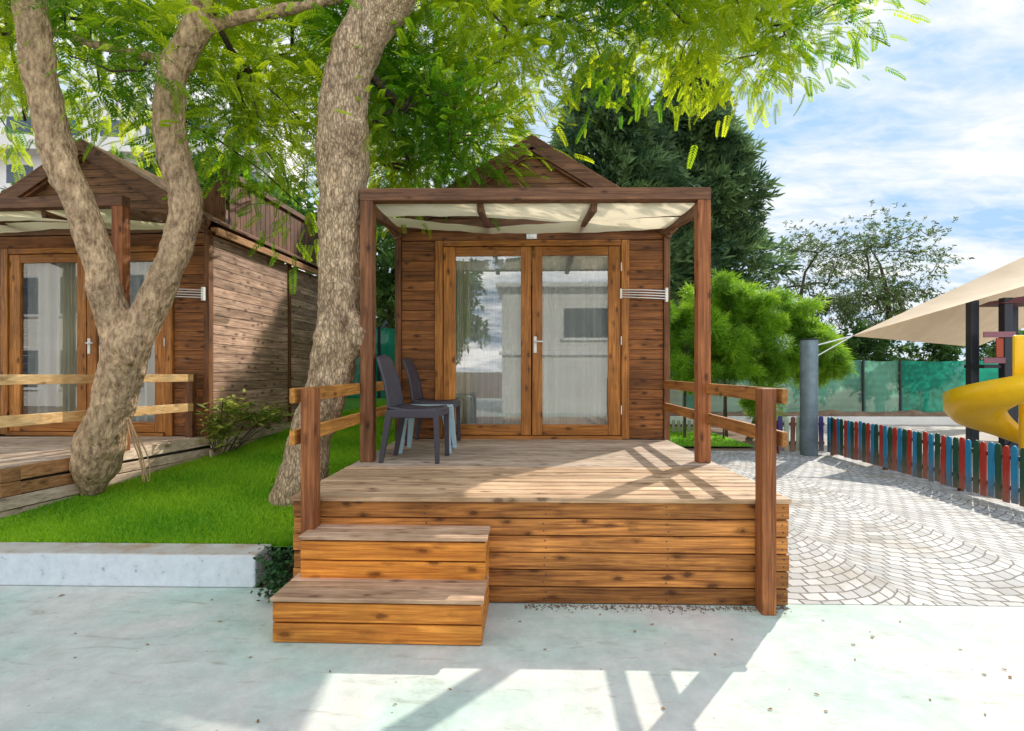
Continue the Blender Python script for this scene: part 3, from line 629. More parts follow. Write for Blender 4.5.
# ---------------------------------------------------------------- chairs
def chair(label, loc, rz):
    r = empty('plastic_chair', loc, rz, label, 'chair', 'dark plastic chairs on the deck')
    # chair faces +X, width along Y
    mb = MB(); n = 12
    for i in range(n+1):
        for j in range(9):
            u = i/n; v = -1+2*j/8; x = -.20+.42*u+.02*math.sin(v*0); z = .455+.018*(abs(v)**2)-.02*math.sin(u*math.pi)+.012*(1-u)
            mb.v.append((x+.02*(1-v*v)*u, v*.225, z))
    for i in range(n):
        for j in range(8): a = i*9+j; mb.f.append((a, a+9, a+10, a+1))
    o = mb.build('seat', M['chair'], r, smooth=True); s_ = o.modifiers.new('solid', 'SOLIDIFY'); s_.thickness = .022
    mb = MB()
    for s in (-1, 1): mb.box(-.19, .235, s*.222-.012, s*.222+.012, .385, .455)
    mb.box(.215, .24, -.21, .21, .39, .455); mb.box(-.2, -.18, -.21, .21, .39, .46)
    mb.build('seat_frame', M['chair'], r, bevel=.008)
    mb = MB(); n = 18
    for i in range(n+1):
        u = i/n; z = .45+.46*u; xc = -.185-.015*u-.10*u*u
        wv = .215*(1-.10*u*u)-.03*max(0, u-.85)/.15*.6
        for j in range(13):
            v = -1+2*j/12; mb.v.append((xc-.045*(1-v*v)*math.sin(math.pi*min(1, .25+u*.8)), v*wv, z+.02*(1-v*v)*u))
    for i in range(n):
        for j in range(12): a = i*13+j; mb.f.append((a, a+1, a+14, a+13))
    o = mb.build('backrest', M['chair'], r, smooth=True); s_ = o.modifiers.new('solid', 'SOLIDIFY'); s_.thickness = .024
    for s in (-1, 1):
        q = s*.215
        def leg(x0, x1, w0, w1):
            mb = MB().hexa([(x1-w1, q-.016, 0), (x1+w1, q-.016, 0), (x1-w1, q+.016, 0), (x1+w1, q+.016, 0), (x0-w0, q-.022, .45), (x0+w0, q-.022, .45), (x0-w0, q+.022, .45), (x0+w0, q+.022, .45)])
            mb.build('leg', M['chair'], r, bevel=.005)
        leg(.215, .225, .026, .018); leg(-.185, -.262, .03, .019)
    return r
chair('dark plastic chair on the deck nearest the left pergola post', ((at(417, 464, 4.78).x), 4.78, DZ), R(-3))
chair('dark plastic chair on the deck standing farther back by the cabin wall', ((at(435, 447, 5.86).x), 5.86, DZ), R(-2))
st = empty('plastic_stool', (at(428, 450, 5.3).x, 5.3, DZ), 0, 'pale blue plastic stool half hidden between the two dark chairs', 'stool')
mb = MB(); mb.box(-.22, .22, -.2, .2, .425, .445); mb.box(-.2, .2, -.18, -.165, .38, .435); mb.box(-.2, .2, .165, .18, .38, .435); mb.box(-.2, -.185, -.18, .18, .38, .435); mb.box(.185, .2, -.18, .18, .38, .435)
mb.build('seat', M['pale_blue'], st, bevel=.008)
for sx in (-1, 1):
    for sy in (-1, 1):
        x0, x1, y0, y1 = sx*.19, sx*.235, sy*.17, sy*.20
        MB().hexa([(x1-.02, y1-.02, 0), (x1+.02, y1-.02, 0), (x1-.02, y1+.02, 0), (x1+.02, y1+.02, 0), (x0-.032, y0-.028, .43), (x0+.032, y0-.028, .43), (x0-.032, y0+.028, .43), (x0+.032, y0+.028, .43)]).build('leg', M['pale_blue'], st, bevel=.004)

# ---------------------------------------------------------------- foliage machinery
def frond_template(pairs=9, plen=.24, pw=.075, droop=.25, ang=.95):
    q = []
    q.append([(0, -.006, 0), (.5, -.006, -droop*.25), (1, 0, -droop), (.5, .006, -droop*.25)])
    for i in range(pairs):
        u = .14+.86*i/(pairs-1); z = -droop*u*u; l = plen*(1-.55*abs(u-.42)**1.3)*(1 if u < .95 else .8)
        for s in (-1, 1):
            a = ang-.35*u; dx, dy = math.cos(a), s*math.sin(a); px, py = -dy*pw*.5, dx*pw*.5
            zt = z-.05*l*4
            q.append([(u, 0, z), (u+dx*l*.5+px, dy*l*.5+py, z-.01), (u+dx*l, dy*l, zt), (u+dx*l*.5-px, dy*l*.5-py, z-.01)])
    return np.array(q)
def spray_template(n=10, ln=1.0, wd=.07, spread=.5, seed=1, droop=.1):
    g = random.Random(seed); q = []
    for i in range(n):
        u = i/n*.6; a = g.uniform(-spread, spread); e = g.uniform(-spread, spread); l = ln*g.uniform(.4, .8)
        d = Vector((math.cos(a)*math.cos(e), math.sin(a)*math.cos(e), math.sin(e)-droop)); s = d.cross(Vector((g.uniform(-1, 1), g.uniform(-1, 1), g.uniform(-1, 1)))).normalized()*wd/2
        p = Vector((u, 0, 0)); q.append([p, p+d*l*.5+s, p+d*l, p+d*l*.5-s])
    return np.array([[tuple(v) for v in f] for f in q])
def scatter(name, P, D, S, tmpl, mat, parent, tone, up=None):
    """P positions, D directions, S sizes -> one mesh"""
    n = len(P); D = D/np.linalg.norm(D, axis=1, keepdims=True)
    U = np.tile([0, 0, 1.], (n, 1))+nr.normal(0, .35, (n, 3)) if up is None else up
    Y = np.cross(U, D); Y /= np.linalg.norm(Y, axis=1, keepdims=True)+1e-9; Z = np.cross(D, Y)
    T = tmpl[None]*S[:, None, None, None]
    V = P[:, None, None]+T[..., 0:1]*D[:, None, None]+T[..., 1:2]*Y[:, None, None]+T[..., 2:3]*Z[:, None, None]
    m = tmpl.shape[0]; tn = np.repeat(np.clip(tone, 0, 1), m)+nr.normal(0, .08, n*m)
    return np_mesh(name, V.reshape(n*m, 4, 3), 4, mat, parent, np.clip(tn, 0, 1))
def branches(nodes, targets, r_tip=.006, expo=.55, step=.35, jitter=.06):
    """nodes: list of Vector already on the tree. Greedy connection; returns tubes [(pts, radii)]"""
    N_ = [Vector(p) for p in nodes]; par = [-1]*len(N_); base = len(N_); wt = [0]*len(N_); tubes = []; ends = []
    tg = sorted(targets, key=lambda t: min((t-p).length for p in N_[:base]))
    for t in tg:
        bi = min(range(len(N_)), key=lambda i: (N_[i]-t).length*(1 if i < base else .92)+(.0 if N_[i].z < t.z+.6 else .5))
        a = N_[bi]; dist = (t-a).length; k = max(2, int(dist/step)); prev = bi
        bend = Vector((rnd.uniform(-1, 1), rnd.uniform(-1, 1), rnd.uniform(.1, .9)))*dist*.12
        for i in range(1, k+1):
            u = i/k; p = a.lerp(t, u)+bend*math.sin(math.pi*u)+Vector([rnd.gauss(0, jitter) for _ in range(3)])*step*.6*(1 if i < k else 0)
            N_.append(p); par.append(prev); wt.append(0); prev = len(N_)-1
        ends.append(prev)
    for e in ends:
        i = e
        while i >= 0 and i >= base: wt[i] += 1; i = par[i]
    kids = {}
    for i in range(base, len(N_)): kids.setdefault(par[i], []).append(i)
    def rr(i): return r_tip*(max(wt[i], 1)**expo)
    done = set()
    for i in range(base, len(N_)):
        if i in done: continue
        pr = par[i]; pts = [N_[pr], N_[i]]; rd = [rr(i)*1.1, rr(i)]; done.add(i); j = i
        while j in kids:
            j = max(kids[j], key=lambda q: wt[q])
            if j in done: break
            pts.append(N_[j]); rd.append(rr(j)); done.add(j)
        tubes.append((pts, rd))
    return tubes
def smooth_path(pts, rad, k=5):
    P = [Vector(p) for p in pts]; out = []; ro = []
    for i in range(len(P)-1):
        p0 = P[max(i-1, 0)]; p1 = P[i]; p2 = P[i+1]; p3 = P[min(i+2, len(P)-1)]
        for j in range(k):
            t = j/k; out.append(.5*((2*p1)+(p2-p0)*t+(2*p0-5*p1+4*p2-p3)*t*t+(3*p1-p0-3*p2+p3)*t**3)); ro.append(rad[i]*(1-t)+rad[i+1]*t)
    out.append(P[-1]); ro.append(rad[-1]); return out, ro
dt = bpy.data.textures.new('bark_lumps', 'CLOUDS'); dt.noise_scale = .22; dt.noise_depth = 2
dt2 = bpy.data.textures.new('bark_ridges', 'CLOUDS'); dt2.noise_scale = .05; dt2.noise_depth = 2
def organic(o, vox=.016, lump=.05, ridge=.014):
    r = o.modifiers.new('remesh', 'REMESH'); r.mode = 'VOXEL'; r.voxel_size = vox; r.use_smooth_shade = True
    s = o.modifiers.new('smooth', 'SMOOTH'); s.iterations = 8; s.factor = .6
    for tx, st_ in ((dt, lump), (dt2, ridge)):
        d = o.modifiers.new('lumps', 'DISPLACE'); d.texture = tx; d.strength = st_; d.mid_level = .5; d.texture_coords = 'LOCAL'

def leaf_crown(tree, clusters, per, spread, size, mat, tmpl, tone_f, down=.35, name='crown'):
    C_ = np.array([tuple(c[0]) for c in clusters]); k = np.array([c[1] for c in clusters])
    idx = np.repeat(np.arange(len(C_)), np.maximum(1, (per*k).astype(int)))
    P = C_[idx]+nr.normal(0, 1, (len(idx), 3))*np.array([1, 1, .7])*spread*(.6+.6*k[idx])[:, None]
    a = nr.uniform(0, 2*math.pi, len(P)); D = (P-C_[idx])*1.5+np.c_[np.cos(a), np.sin(a), nr.uniform(-.75, .5, len(P))]*spread*1.2
    S = size*nr.uniform(.5, 1.45, len(P)); tone = tone_f(P, idx)
    return scatter(name, P, D, S, tmpl, mat, tree, tone)

# ---- the two near trees
def px_path(lst, d, w2r):
    return [at(x, y, dd if dd else d) for x, y, dd, _ in lst], [w/2*(dd if dd else d)/F for _, _, dd, w in lst]
ty = empty('forked_tree', at(92, 480, 4.95)*1.0, 0, 'forked grey-brown tree growing through the edge of the left deck', 'tree')
ty.location = (0, 0, 0)
limbs = []
P, Rr_ = px_path([(90, 499, 5.03, 12), (92, 486, 5.0, 30), (95, 468, 4.98, 48), (100, 445, 4.97, 52), (110, 415, 4.92, 44), (119, 380, 4.88, 46), (127, 350, 4.86, 50), (133, 330, 4.86, 40)], 4.9, 1); limbs.append(smooth_path(P, Rr_))
P, Rr_ = px_path([(126, 352, 4.86, 38), (114, 318, 4.84, 34), (105, 290, 4.8, 32), (96, 250, 4.8, 31), (80, 205, 4.75, 31), (64, 171, 4.7, 32), (54, 137, 4.7, 33), (39, 68, 4.6, 33), (29, 0, 4.5, 33), (20, -70, 4.45, 30), (5, -160, 4.4, 26), (30, -280, 4.4, 18)], 4.8, 1); limbs.append(smooth_path(P, Rr_))
P, Rr_ = px_path([(128, 352, 4.86, 38), (146, 318, 4.88, 34), (158, 291, 4.9, 32), (168, 271, 4.92, 31), (178, 240, 4.95, 31), (186, 205, 5.0, 33), (179, 171, 5.0, 33), (170, 137, 5.0, 32), (169, 103, 5.0, 32), (175, 68, 5.0, 30), (194, 34, 5.0, 28), (207, 0, 5.0, 24), (225, -60, 5.0, 20), (230, -150, 5.1, 15)], 4.9, 1); limbs.append(smooth_path(P, Rr_))
side = []
P, Rr_ = px_path([(200, 30, 5.0, 14), (235, 19, 5.0, 13), (290, 9, 5.0, 12), (340, -3, 5.0, 11), (430, -40, 5.1, 8)], 5, 1); side.append(smooth_path(P, Rr_))
P, Rr_ = px_path([(172, 62, 5.0, 10), (140, 54, 5.1, 9), (92, 44, 5.3, 8), (55, 30, 5.6, 7), (-20, 5, 6.0, 5)], 5, 1); side.append(smooth_path(P, Rr_))
mb = MB()
for p, r_ in limbs+side: mb.tube(p, [q*(.86 if pt.z < 1.75 else .93) for q, pt in zip(r_, p)], 14)
kn = at(124, 345, 4.68)
for s_ in range(3): mb.tube([kn+Vector((.04*s_-.04, .05, -.07*s_)), kn+Vector((.04*s_-.04, -.03, -.07*s_))], .05, 8)
tr = mb.build('trunk', M['bark'], ty); organic(tr)
feather = frond_template(9, .26, .085, .22)
feather2 = frond_template(7, .30, .11, .22)
def sample_region(n, xr, yr, dr, bound, top=-120):
    out = []
    while len(out) < n:
        x = rnd.uniform(*xr); y = rnd.uniform(top, yr)
        if y > bound(x): continue
        d = rnd.uniform(*dr); out.append((at(x, y, d), rnd.uniform(.45, 1.2), x, y))
    return out
def interp(tab):
    xs = [a for a, _ in tab]; ys = [b_ for _, b_ in tab]
    return lambda x: float(np.interp(x, xs, ys))
bl = interp([(-80, 60), (0, 60), (50, 85), (120, 100), (160, 95), (200, 150), (235, 175), (300, 190), (330, 180)])
cl_y = sample_region(150, (-140, 300), 200, (4.7, 8.2), bl, -230)
# weight the hanging clump left of the big trunk
for x, y, d in ((285, 175, 6.6), (300, 205, 6.3), (275, 150, 6.8), (255, 130, 6.5), (240, 100, 6.2), (300, 120, 6.0), (215, 60, 6.5), (265, 60, 6), (300, 60, 6.2), (25, 120, 7.5), (10, 40, 6.5), (100, 90, 7), (15, 95, 8.2), (-10, 110, 8.0), (8, 130, 8.5), (25, 70, 8), (130, 110, 8), (140, 130, 8.3), (115, 95, 8.4)):
    cl_y.append((at(x, y, d), .9, x, y))
def tonef(P, idx): return .48+.4*np.sin(P[:, 0]*2.3+P[:, 2]*1.7)+.15*np.sin(P[:, 1]*3+1)+nr.normal(0, .15, len(P))
nodes = [p for pp, _ in limbs+side for p in pp if p.z > 3.3]
mb = MB()
for p, r_ in branches(nodes, [c[0] for c in cl_y], .007): mb.tube(p, r_, 6, False)
mb.build('branches', M['bark_dark'], ty, smooth=True)
leaf_crown(ty, cl_y, 82, .34, .22, M['leaf'], feather, tonef)

tm = empty('leaning_tree', (0, 0, 0), 0, 'large pale-barked tree with knotty trunk beside the left railing of the deck', 'tree')
main = [(292, 518, 4.85, 56), (299, 492, 4.85, 50), (306, 462, 4.85, 46), (311, 435, 4.83, 42), (322, 407, 4.8, 41), (331, 376, 4.8, 43), (335, 350, 4.8, 43), (338, 320, 4.8, 40), (339, 280, 4.8, 40), (341, 240, 4.8, 43), (342, 205, 4.8, 46), (344, 171, 4.8, 50), (343, 137, 4.8, 51), (344, 103, 4.8, 47), (350, 68, 4.8, 45), (364, 34, 4.8, 46), (386, 0, 4.8, 50), (420, -50, 4.9, 44), (450, -110, 5.0, 36), (470, -190, 5.1, 26), (500, -290, 5.2, 16)]
P, Rr_ = px_path(main, 4.8, 1); lm = [smooth_path(P, Rr_)]
for pl in ([(420, -45, 4.9, 20), (480, -60, 5.2, 16), (560, -50, 5.6, 13), (650, -35, 6.0, 10), (760, -30, 6.3, 6), (840, -10, 6.5, 4)],
           [(400, -20, 4.8, 20), (395, -80, 5.4, 16), (430, -70, 6.3, 12), (480, -30, 7.0, 9), (520, 10, 7.3, 6)],
           [(380, -5, 4.8, 18), (350, -70, 5.0, 15), (290, -110, 5.6, 11), (230, -120, 6.2, 8)]):
    P, Rr_ = px_path(pl, 5, 1); lm.append(smooth_path(P, Rr_))
mb = MB()
for p, r_ in lm: mb.tube(p, r_, 16)
kb = at(357, 333, 4.74); mb.tube([kb+Vector((-.10, 0, .22)), kb+Vector((-.01, 0, .10)), kb+Vector((.045, -.03, .0)), kb+Vector((.02, -.02, -.10)), kb+Vector((-.09, 0, -.24))], [.05, .095, .115, .10, .05], 12)
kb = at(352, 130, 4.62)
for q in range(6): mb.tube([kb+Vector((-.03+.012*q, .02*(q % 2), .28-.02*q)), kb+Vector((-.05+.024*q, -.02, 0)), kb+Vector((-.03+.015*q, .02, -.34+.03*q))], [.014, .045, .018], 7)
tr = mb.build('trunk', M['bark_pale'], tm); organic(tr, .016, .06, .018)
bm = interp([(200, 60), (230, 90), (300, 130), (330, 150), (370, 178), (420, 180), (490, 150), (505, 80), (520, 30), (545, 10), (565, 30), (585, 55), (640, 55), (700, 58), (750, 60), (800, 35), (830, 5), (885, -20)])
cl_m = sample_region(250, (330, 885), 200, (5.2, 8.3), bm, -190)
for x, y, d in ((385, 165, 6.2), (410, 175, 6.4), (450, 150, 6.2), (480, 150, 6.6), (470, 168, 6.2), (430, 120, 6), (470, 100, 6.4), (400, 90, 6.5), (490, 115, 6.8), (440, 60, 6.4), (500, 60, 6.6),
                (600, 55, 6.6), (590, 30, 6.4), (640, 50, 6.6), (680, 60, 6.5), (725, 65, 6.4), (755, 55, 6.3), (700, 30, 6.5), (785, 35, 6.3), (815, 15, 6.2), (850, 0, 6.2), (650, 20, 6.4), (760, 20, 6.4)):
    cl_m.append((at(x, y, d), .9, x, y))
nodes = [p for pp, _ in lm for p in pp if p.z > 4.2]
mb = MB()
for p, r_ in branches(nodes, [c[0] for c in cl_m], .007): mb.tube(p, r_, 6, False)
mb.build('branches', M['bark_dark'], tm, smooth=True)
leaf_crown(tm, cl_m, 92, .30, .205, M['leaf'], feather, tonef)

# ---------------------------------------------------------------- background trees
def bg_tree(name, label, base, height, crown, n, size, mat, tmpl, trunk_r=.15, bark_='bark_dark', tonefn=None, group=None, twigs=40):
    """crown: list of (cx,cy,cz,rx,ry,rz) blobs relative to base; uneven volume"""
    t = empty(name, base, 0, label, 'tree', group)
    B = []; vol = np.array([c[3]*c[4]*c[5] for c in crown]); vol = vol/vol.sum()
    P = []
    for c, f in zip(crown, vol):
        m = int(n*f*1.0)+1; nc = max(6, m//22); cc = nr.normal(0, 1, (nc, 3)); cc /= np.linalg.norm(cc, axis=1, keepdims=True); cc *= (nr.uniform(.25, 1, (nc, 1)))**.45
        ii = nr.integers(0, nc, m); q = cc[ii]+nr.normal(0, .13, (m, 3)); P.append(np.c_[c[0]+q[:, 0]*c[3], c[1]+q[:, 1]*c[4], c[2]+q[:, 2]*c[5]])
        for j in range(0, nc, max(1, nc*len(crown)//twigs)): B.append(Vector((c[0]+cc[j, 0]*c[3], c[1]+cc[j, 1]*c[4], c[2]+cc[j, 2]*c[5])))
    P = np.concatenate(P); a = nr.uniform(0, 6.28, len(P))
    ctr = np.array([0, 0, height*.6]); D = (P-ctr)*.5+np.c_[np.cos(a), np.sin(a), nr.uniform(-.9, .6, len(P))]
    tn = .45+.25*np.sin(P[:, 0]*1.9+P[:, 2]*2.3)+nr.normal(0, .18, len(P))
    top = height*.75; path = [Vector((0, 0, -.1)), Vector((.03*height*rnd.uniform(-1, 1), 0, top*.35)), Vector((.05*height*rnd.uniform(-1, 1), 0, top*.7)), Vector((0, 0, top))]
    pp, rr_ = smooth_path(path, [trunk_r, trunk_r*.8, trunk_r*.55, trunk_r*.25]); mb = MB().tube(pp, rr_, 10)
    for p, r_ in branches(pp[5:], B, trunk_r*.06): mb.tube(p, r_, 5, False)
    mb.build('trunk', M[bark_], t, smooth=True)
    scatter('crown', P, D, size*nr.uniform(.6, 1.3, len(P)), tmpl, mat, t, tn)
    return t
bunch = spray_template(9, 1, .22, 1.1, 3, .1)
# conifers behind the cabin
def conifer(label, x, y, h, rad, n, group, lean=0):
    t = empty('cypress_tree', (x, y, 0), 0, label, 'tree', group)
    z = nr.uniform(.06, 1, n)**.85; prof = np.interp(z, [0, .15, .5, .8, 1], [.55, .85, .88, .55, .05])*rad
    a = nr.uniform(0, 6.28, n); lob = 1+.30*np.abs(np.sin(z*h*1.6+a*1.5))+.2*np.sin(a*5+z*9)+.2*np.sin(a*3-z*23)+.22*np.sin(z*h*3.1+a*2)
    r_ = prof*lob*nr.uniform(.15, 1, n)**.45
    P = np.c_[np.cos(a)*r_, np.sin(a)*r_, z*h]
    D = np.c_[np.cos(a), np.sin(a), nr.uniform(-.5, .9, n)]
    tn = .35+.25*np.sin(a*7+z*17)+nr.normal(0, .2, n)
    scatter('crown', P, D, .55*nr.uniform(.4, 1.3, n), spray_template(11, 1, .12, .75, 8, .05), M['conifer'], t, tn)
    mb = MB().tube([(0, 0, -.1), (0, 0, h*.5), (0, 0, h*.93)], [.28, .16, .03], 8)
    for i in range(70):
        zz_ = rnd.uniform(.08, .92)*h; aa = rnd.uniform(0, 6.28); q = float(np.interp(zz_/h, [0, .15, .5, .8, 1], [.7, 1, .85, .5, .05]))*rad*.95
        mb.tube([(0, 0, zz_), (math.cos(aa)*q*.5, math.sin(aa)*q*.5, zz_-.05), (math.cos(aa)*q, math.sin(aa)*q, zz_+.2)], [.04, .025, .008], 4, False)
    mb.build('trunk', M['bark_dark'], t, smooth=True)
c_ = at(605, 371, 18); conifer('dark cypress directly behind the roof peak of the middle cabin', c_.x, c_.y, 11.6, 2.2, 9500, 'dark cypresses behind the cabin')
c_ = at(690, 371, 19.5); conifer('tall dark cypress rising behind the right end of the pergola', c_.x, c_.y, 12.5, 2.05, 11000, 'dark cypresses behind the cabin')

lb = spray_template(10, 1, .2, 1.2, 12, .15)
for px, d, h, rx, lab in ((235, 13, 6.6, 2.2, 'dense green tree behind the left cabin roof box'), (110, 18, 8.4, 2.4, 'green tree between the left cabin roof and the white apartment block'), (400, 20, 8.6, 2.4, 'green tree behind the gap between the two cabins'), (-30, 20, 7.5, 2, 'green tree at the left edge before the apartment block'), (490, 27, 10.5, 2.8, 'green tree seen behind the left slope of the middle cabin roof')):
    c_ = at(px, 371, d)
    bg_tree('leafy_tree', lab, (c_.x, c_.y, 0), h, [(0, 0, h*.68, rx, rx, h*.27), (rx*.5, .2, h*.5, rx*.7, rx*.7, h*.15), (-rx*.55, 0, h*.55, rx*.7, rx*.7, h*.16)], 2600, .42, M['bg_leaf'], lb, .18, group='leafy trees behind the cabins')
# feathery shrubs at right
strands = spray_template(12, 1, .05, .7, 21, .15)
def feathery(label, px, d, stems, crown, n, size=.25):
    c_ = at(px, 371, d); t = empty('feathery_tree', (c_.x, c_.y, 0), 0, label, 'tree', 'feathery bright green trees by the path')
    mb = MB(); nodes = []
    for st_ in stems:
        pp, rr_ = smooth_path([Vector(q[:3]) for q in st_], [q[3] for q in st_]); mb.tube(pp, rr_, 8); nodes += pp[len(pp)//2:]
    P = []; B = []
    vol = np.array([c[3]*c[5] for c in crown]); vol = vol/vol.sum()
    for c, f in zip(crown, vol):
        m = int(n*f); nc = max(8, m//60); cc = nr.normal(0, 1, (nc, 3)); cc /= np.linalg.norm(cc, axis=1, keepdims=True); cc *= nr.uniform(.2, 1, (nc, 1))**.4
        ii = nr.integers(0, nc, m); q = cc[ii]+nr.normal(0, .075, (m, 3)); P.append(np.c_[c[0]+q[:, 0]*c[3], c[1]+q[:, 1]*c[4], c[2]+q[:, 2]*c[5]])
        B += [Vector((c[0]+v[0]*c[3], c[1]+v[1]*c[4], c[2]+v[2]*c[5])) for v in cc[:14]]
    for p, r_ in branches(nodes, B, .006): mb.tube(p, r_, 4, False)
    mb.build('trunk', M['bark_dark'], t, smooth=True)
    P = np.concatenate(P); a = nr.uniform(0, 6.28, len(P)); D = np.c_[np.cos(a), np.sin(a), nr.uniform(-.6, .9, len(P))]
    zz_ = (P[:, 2]-P[:, 2].min())/(np.ptp(P[:, 2])); tn = .15+.55*nr.uniform(.3, 1, len(P))+.2*np.sin(P[:, 0]*4+P[:, 2]*3)
    scatter('crown', P, D, size*nr.uniform(.6, 1.3, len(P)), strands, M['willow'], t, tn)
feathery('feathery bright green tree with thin straight stems behind the pergola post', 706, 11.6,
         [[(-.45, 0, 0, .035), (-.45, 0, .8, .03), (-.42, 0, 2, .02)], [(.55, .3, 0, .035), (.52, .3, 1.0, .03), (.5, .2, 2.2, .02)], [(.3, -.2, 0, .02), (.32, -.2, 1.2, .015), (.35, -.1, 2, .01)]],
         [(-.3, 0, 2.15, .75, .7, 1.0), (.45, .1, 2.5, .75, .8, 1.1), (.9, 0, 3.0, .6, .6, .6), (0, -.1, 1.5, .9, .6, .5)], 5200)
feathery('round feathery green tree with a leaning trunk beside the grey steel post', 752, 12.2,
         [[(0, 0, 0, .10), (.15, 0, .5, .075), (.45, 0, 1.2, .055), (.6, 0, 1.8, .04)], [(.3, 0, .9, .04), (-.2, 0, 1.7, .03), (-.5, 0, 2.3, .02)]],
         [(.55, 0, 2.3, 1.15, 1.0, .95), (1.35, .1, 1.95, .9, .8, .7), (-.1, 0, 2.75, .8, .8, .6), (.2, 0, 1.6, .9, .7, .45), (1.2, 0, 1.5, .7, .6, .35)], 6200)
feathery('small bright shrub at the foot of the leaning feathery tree', 762, 11.4, [[(0, 0, 0, .02), (.02, 0, .4, .015), (0, 0, .7, .01)]], [(0, 0, .55, .25, .25, .45), (.1, 0, .95, .22, .2, .3)], 350, .3)
# sparse trees against the sky
sp = spray_template(8, 1, .16, 1.2, 31, .0)
for px, d, h, rx, n, lab in ((880, 20, 7.2, 1.95, 2600, 'sparse grey-green tree standing against the sky above the green net'), (805, 22, 7.3, 1.7, 1900, 'smaller sparse tree left of the one above the green net')):
    c_ = at(px, 371, d)
    bg_tree('sparse_tree', lab, (c_.x, c_.y, 0), h, [(0, 0, h*.74, rx, rx, h*.24), (-rx*.5, 0, h*.55, rx*.7, rx, h*.13), (rx*.5, 0, h*.52, rx*.8, rx, h*.12)], n, .22, M['sparse'], sp, .16, group='sparse trees behind the playground', twigs=90)
for px, d, h, lab in ((865, 18.5, 2.9, 'low dark bush behind the net under the sail'), (925, 21, 3.0, 'round bush behind the net left of the play tower'), (1000, 22, 3.2, 'bush behind the net beside the play tower'), (1060, 24, 4.5, 'bushy tree at the right edge behind the play tower'), (815, 19, 3.0, 'dark bush behind the pale part of the net'), (385, 22, 2.6, 'low bush beyond the lawn seen between the post and the cabin wall')):
    c_ = at(px, 371, d)
    bg_tree('bush', lab, (c_.x, c_.y, 0), h, [(0, 0, h*.6, 1.1, 1.0, h*.38)], 700, .34, M['bg_leaf'], lb, .07, group='bushes behind the net', twigs=12)

# ---------------------------------------------------------------- playground side
pst = at(809, 455, 9.32)
po = empty('steel_post', (pst.x, pst.y, 0), 0, 'thick grey steel post at the corner of the colourful picket fence', 'post')
MB().tube([(0, 0, 0), (0, 0, 1.98)], .14, 28).build('column', M['steel'], po, smooth=False, bevel=.006)
MB().tube([(0, 0, 1.981), (0, 0, 2.0)], .143, 28).build('cap', M['dark_metal'], po)
def shade_smooth(o):
    for q in children(o):
        if q.type == 'MESH': q.data.polygons.foreach_set('use_smooth', [True]*len(q.data.polygons))
shade_smooth(po)
def paint(name, c): 
    m = wood(name, tuple(x*.65 for x in c), c, 'Z', rough=.5, vary=.15, bump=.15); t = m.node_tree; l = t.links
    p = [q for q in t.nodes if q.type == 'BSDF_PRINCIPLED'][0]; src = p.inputs['Base Color'].links[0].from_socket
    tc_ = nd(t, 'ShaderNodeTexCoord'); sp_ = nd(t, 'ShaderNodeSeparateXYZ'); l.new(tc_.outputs['Object'], sp_.inputs[0]); oi = nd(t, 'ShaderNodeObjectInfo')
    n_ = nd(t, 'ShaderNodeTexNoise', i_Scale=14.0, i_Detail=5.0); l.new(tc_.outputs['Object'], n_.inputs['Vector'])
    a1 = nd(t, 'ShaderNodeMath', operation='MULTIPLY_ADD', i_1=.3); l.new(n_.outputs[0], a1.inputs[0]); l.new(sp_.outputs[2], a1.inputs[2])
    a2 = nd(t, 'ShaderNodeMath', operation='MULTIPLY_ADD', i_1=.2); l.new(oi.outputs['Random'], a2.inputs[0]); l.new(a1.outputs[0], a2.inputs[2])
    mr_ = nd(t, 'ShaderNodeMapRange', i_1=.30, i_2=.62, i_3=.6, i_4=0.0); l.new(a2.outputs[0], mr_.inputs[0])
    mx_ = nd(t, 'ShaderNodeMix', data_type='RGBA'); l.new(mr_.outputs[0], mx_.inputs['Factor']); l.new(src, mx_.inputs['A']); mx_.inputs['B'].default_value = (.30, .20, .14, 1); l.new(mx_.outputs['Result'], p.inputs['Base Color']); return m
PC = {'r': paint('red_paint', (.50, .035, .02)), 'b': paint('blue_paint', (.02, .27, .52)), 'g': paint('dark_green_paint', (.015, .09, .05)), 'p': paint('purple_paint', (.07, .05, .22)), 'w': paint('pale_green_paint', (.42, .52, .40)), 'n': paint('brown_paint', (.20, .08, .05)), 'y': paint('yellow_paint', (.60, .42, .03))}
def picket_mesh(c, h=.66, wd=.076):
    poly = [(-wd/2, .05), (wd/2, .05)]+[(wd/2*math.cos(a), h-wd/2+wd/2*math.sin(a)) for a in [math.pi*i/8 for i in range(9)]]
    return MB().prism(poly, -.009, .009).build('picket', PC[c], None, bevel=.002)
protos = {}
def picket_fence(name, label, A, B, colors, h=.66, step=.1):
    t = empty(name, (A[0], A[1], 0), math.atan2(B[1]-A[1], B[0]-A[0]), label, 'fence', 'picket fences')
    ln = math.hypot(B[0]-A[0], B[1]-A[1]); n = int(ln/step)
    for z in (.17, .5): MB().box(0, ln, .012, .04, z, z+.05).build('rail', M['trimx'], t, bevel=.003)
    for i in range(n):
        c = colors[i % len(colors)]
        if (c, h) not in protos: o = picket_mesh(c, h); protos[(c, h)] = o
        else: o = protos[(c, h)].copy(); col.objects.link(o)
        o.parent = t; o.location = (step*(i+.5), -.012+nr.uniform(-.003, .003), nr.uniform(-.012, .012)); o.rotation_euler = (0, nr.uniform(-.02, .02), 0)
    for i in range(0, n, 14): MB().box(step*i+.0, step*i+.05, .042, .09, 0, h-.08).build('fence_post', M['trimz'], t)
    return t
fa = at(822, 455, 9.35); fb = at(1130, 560, 4.4)
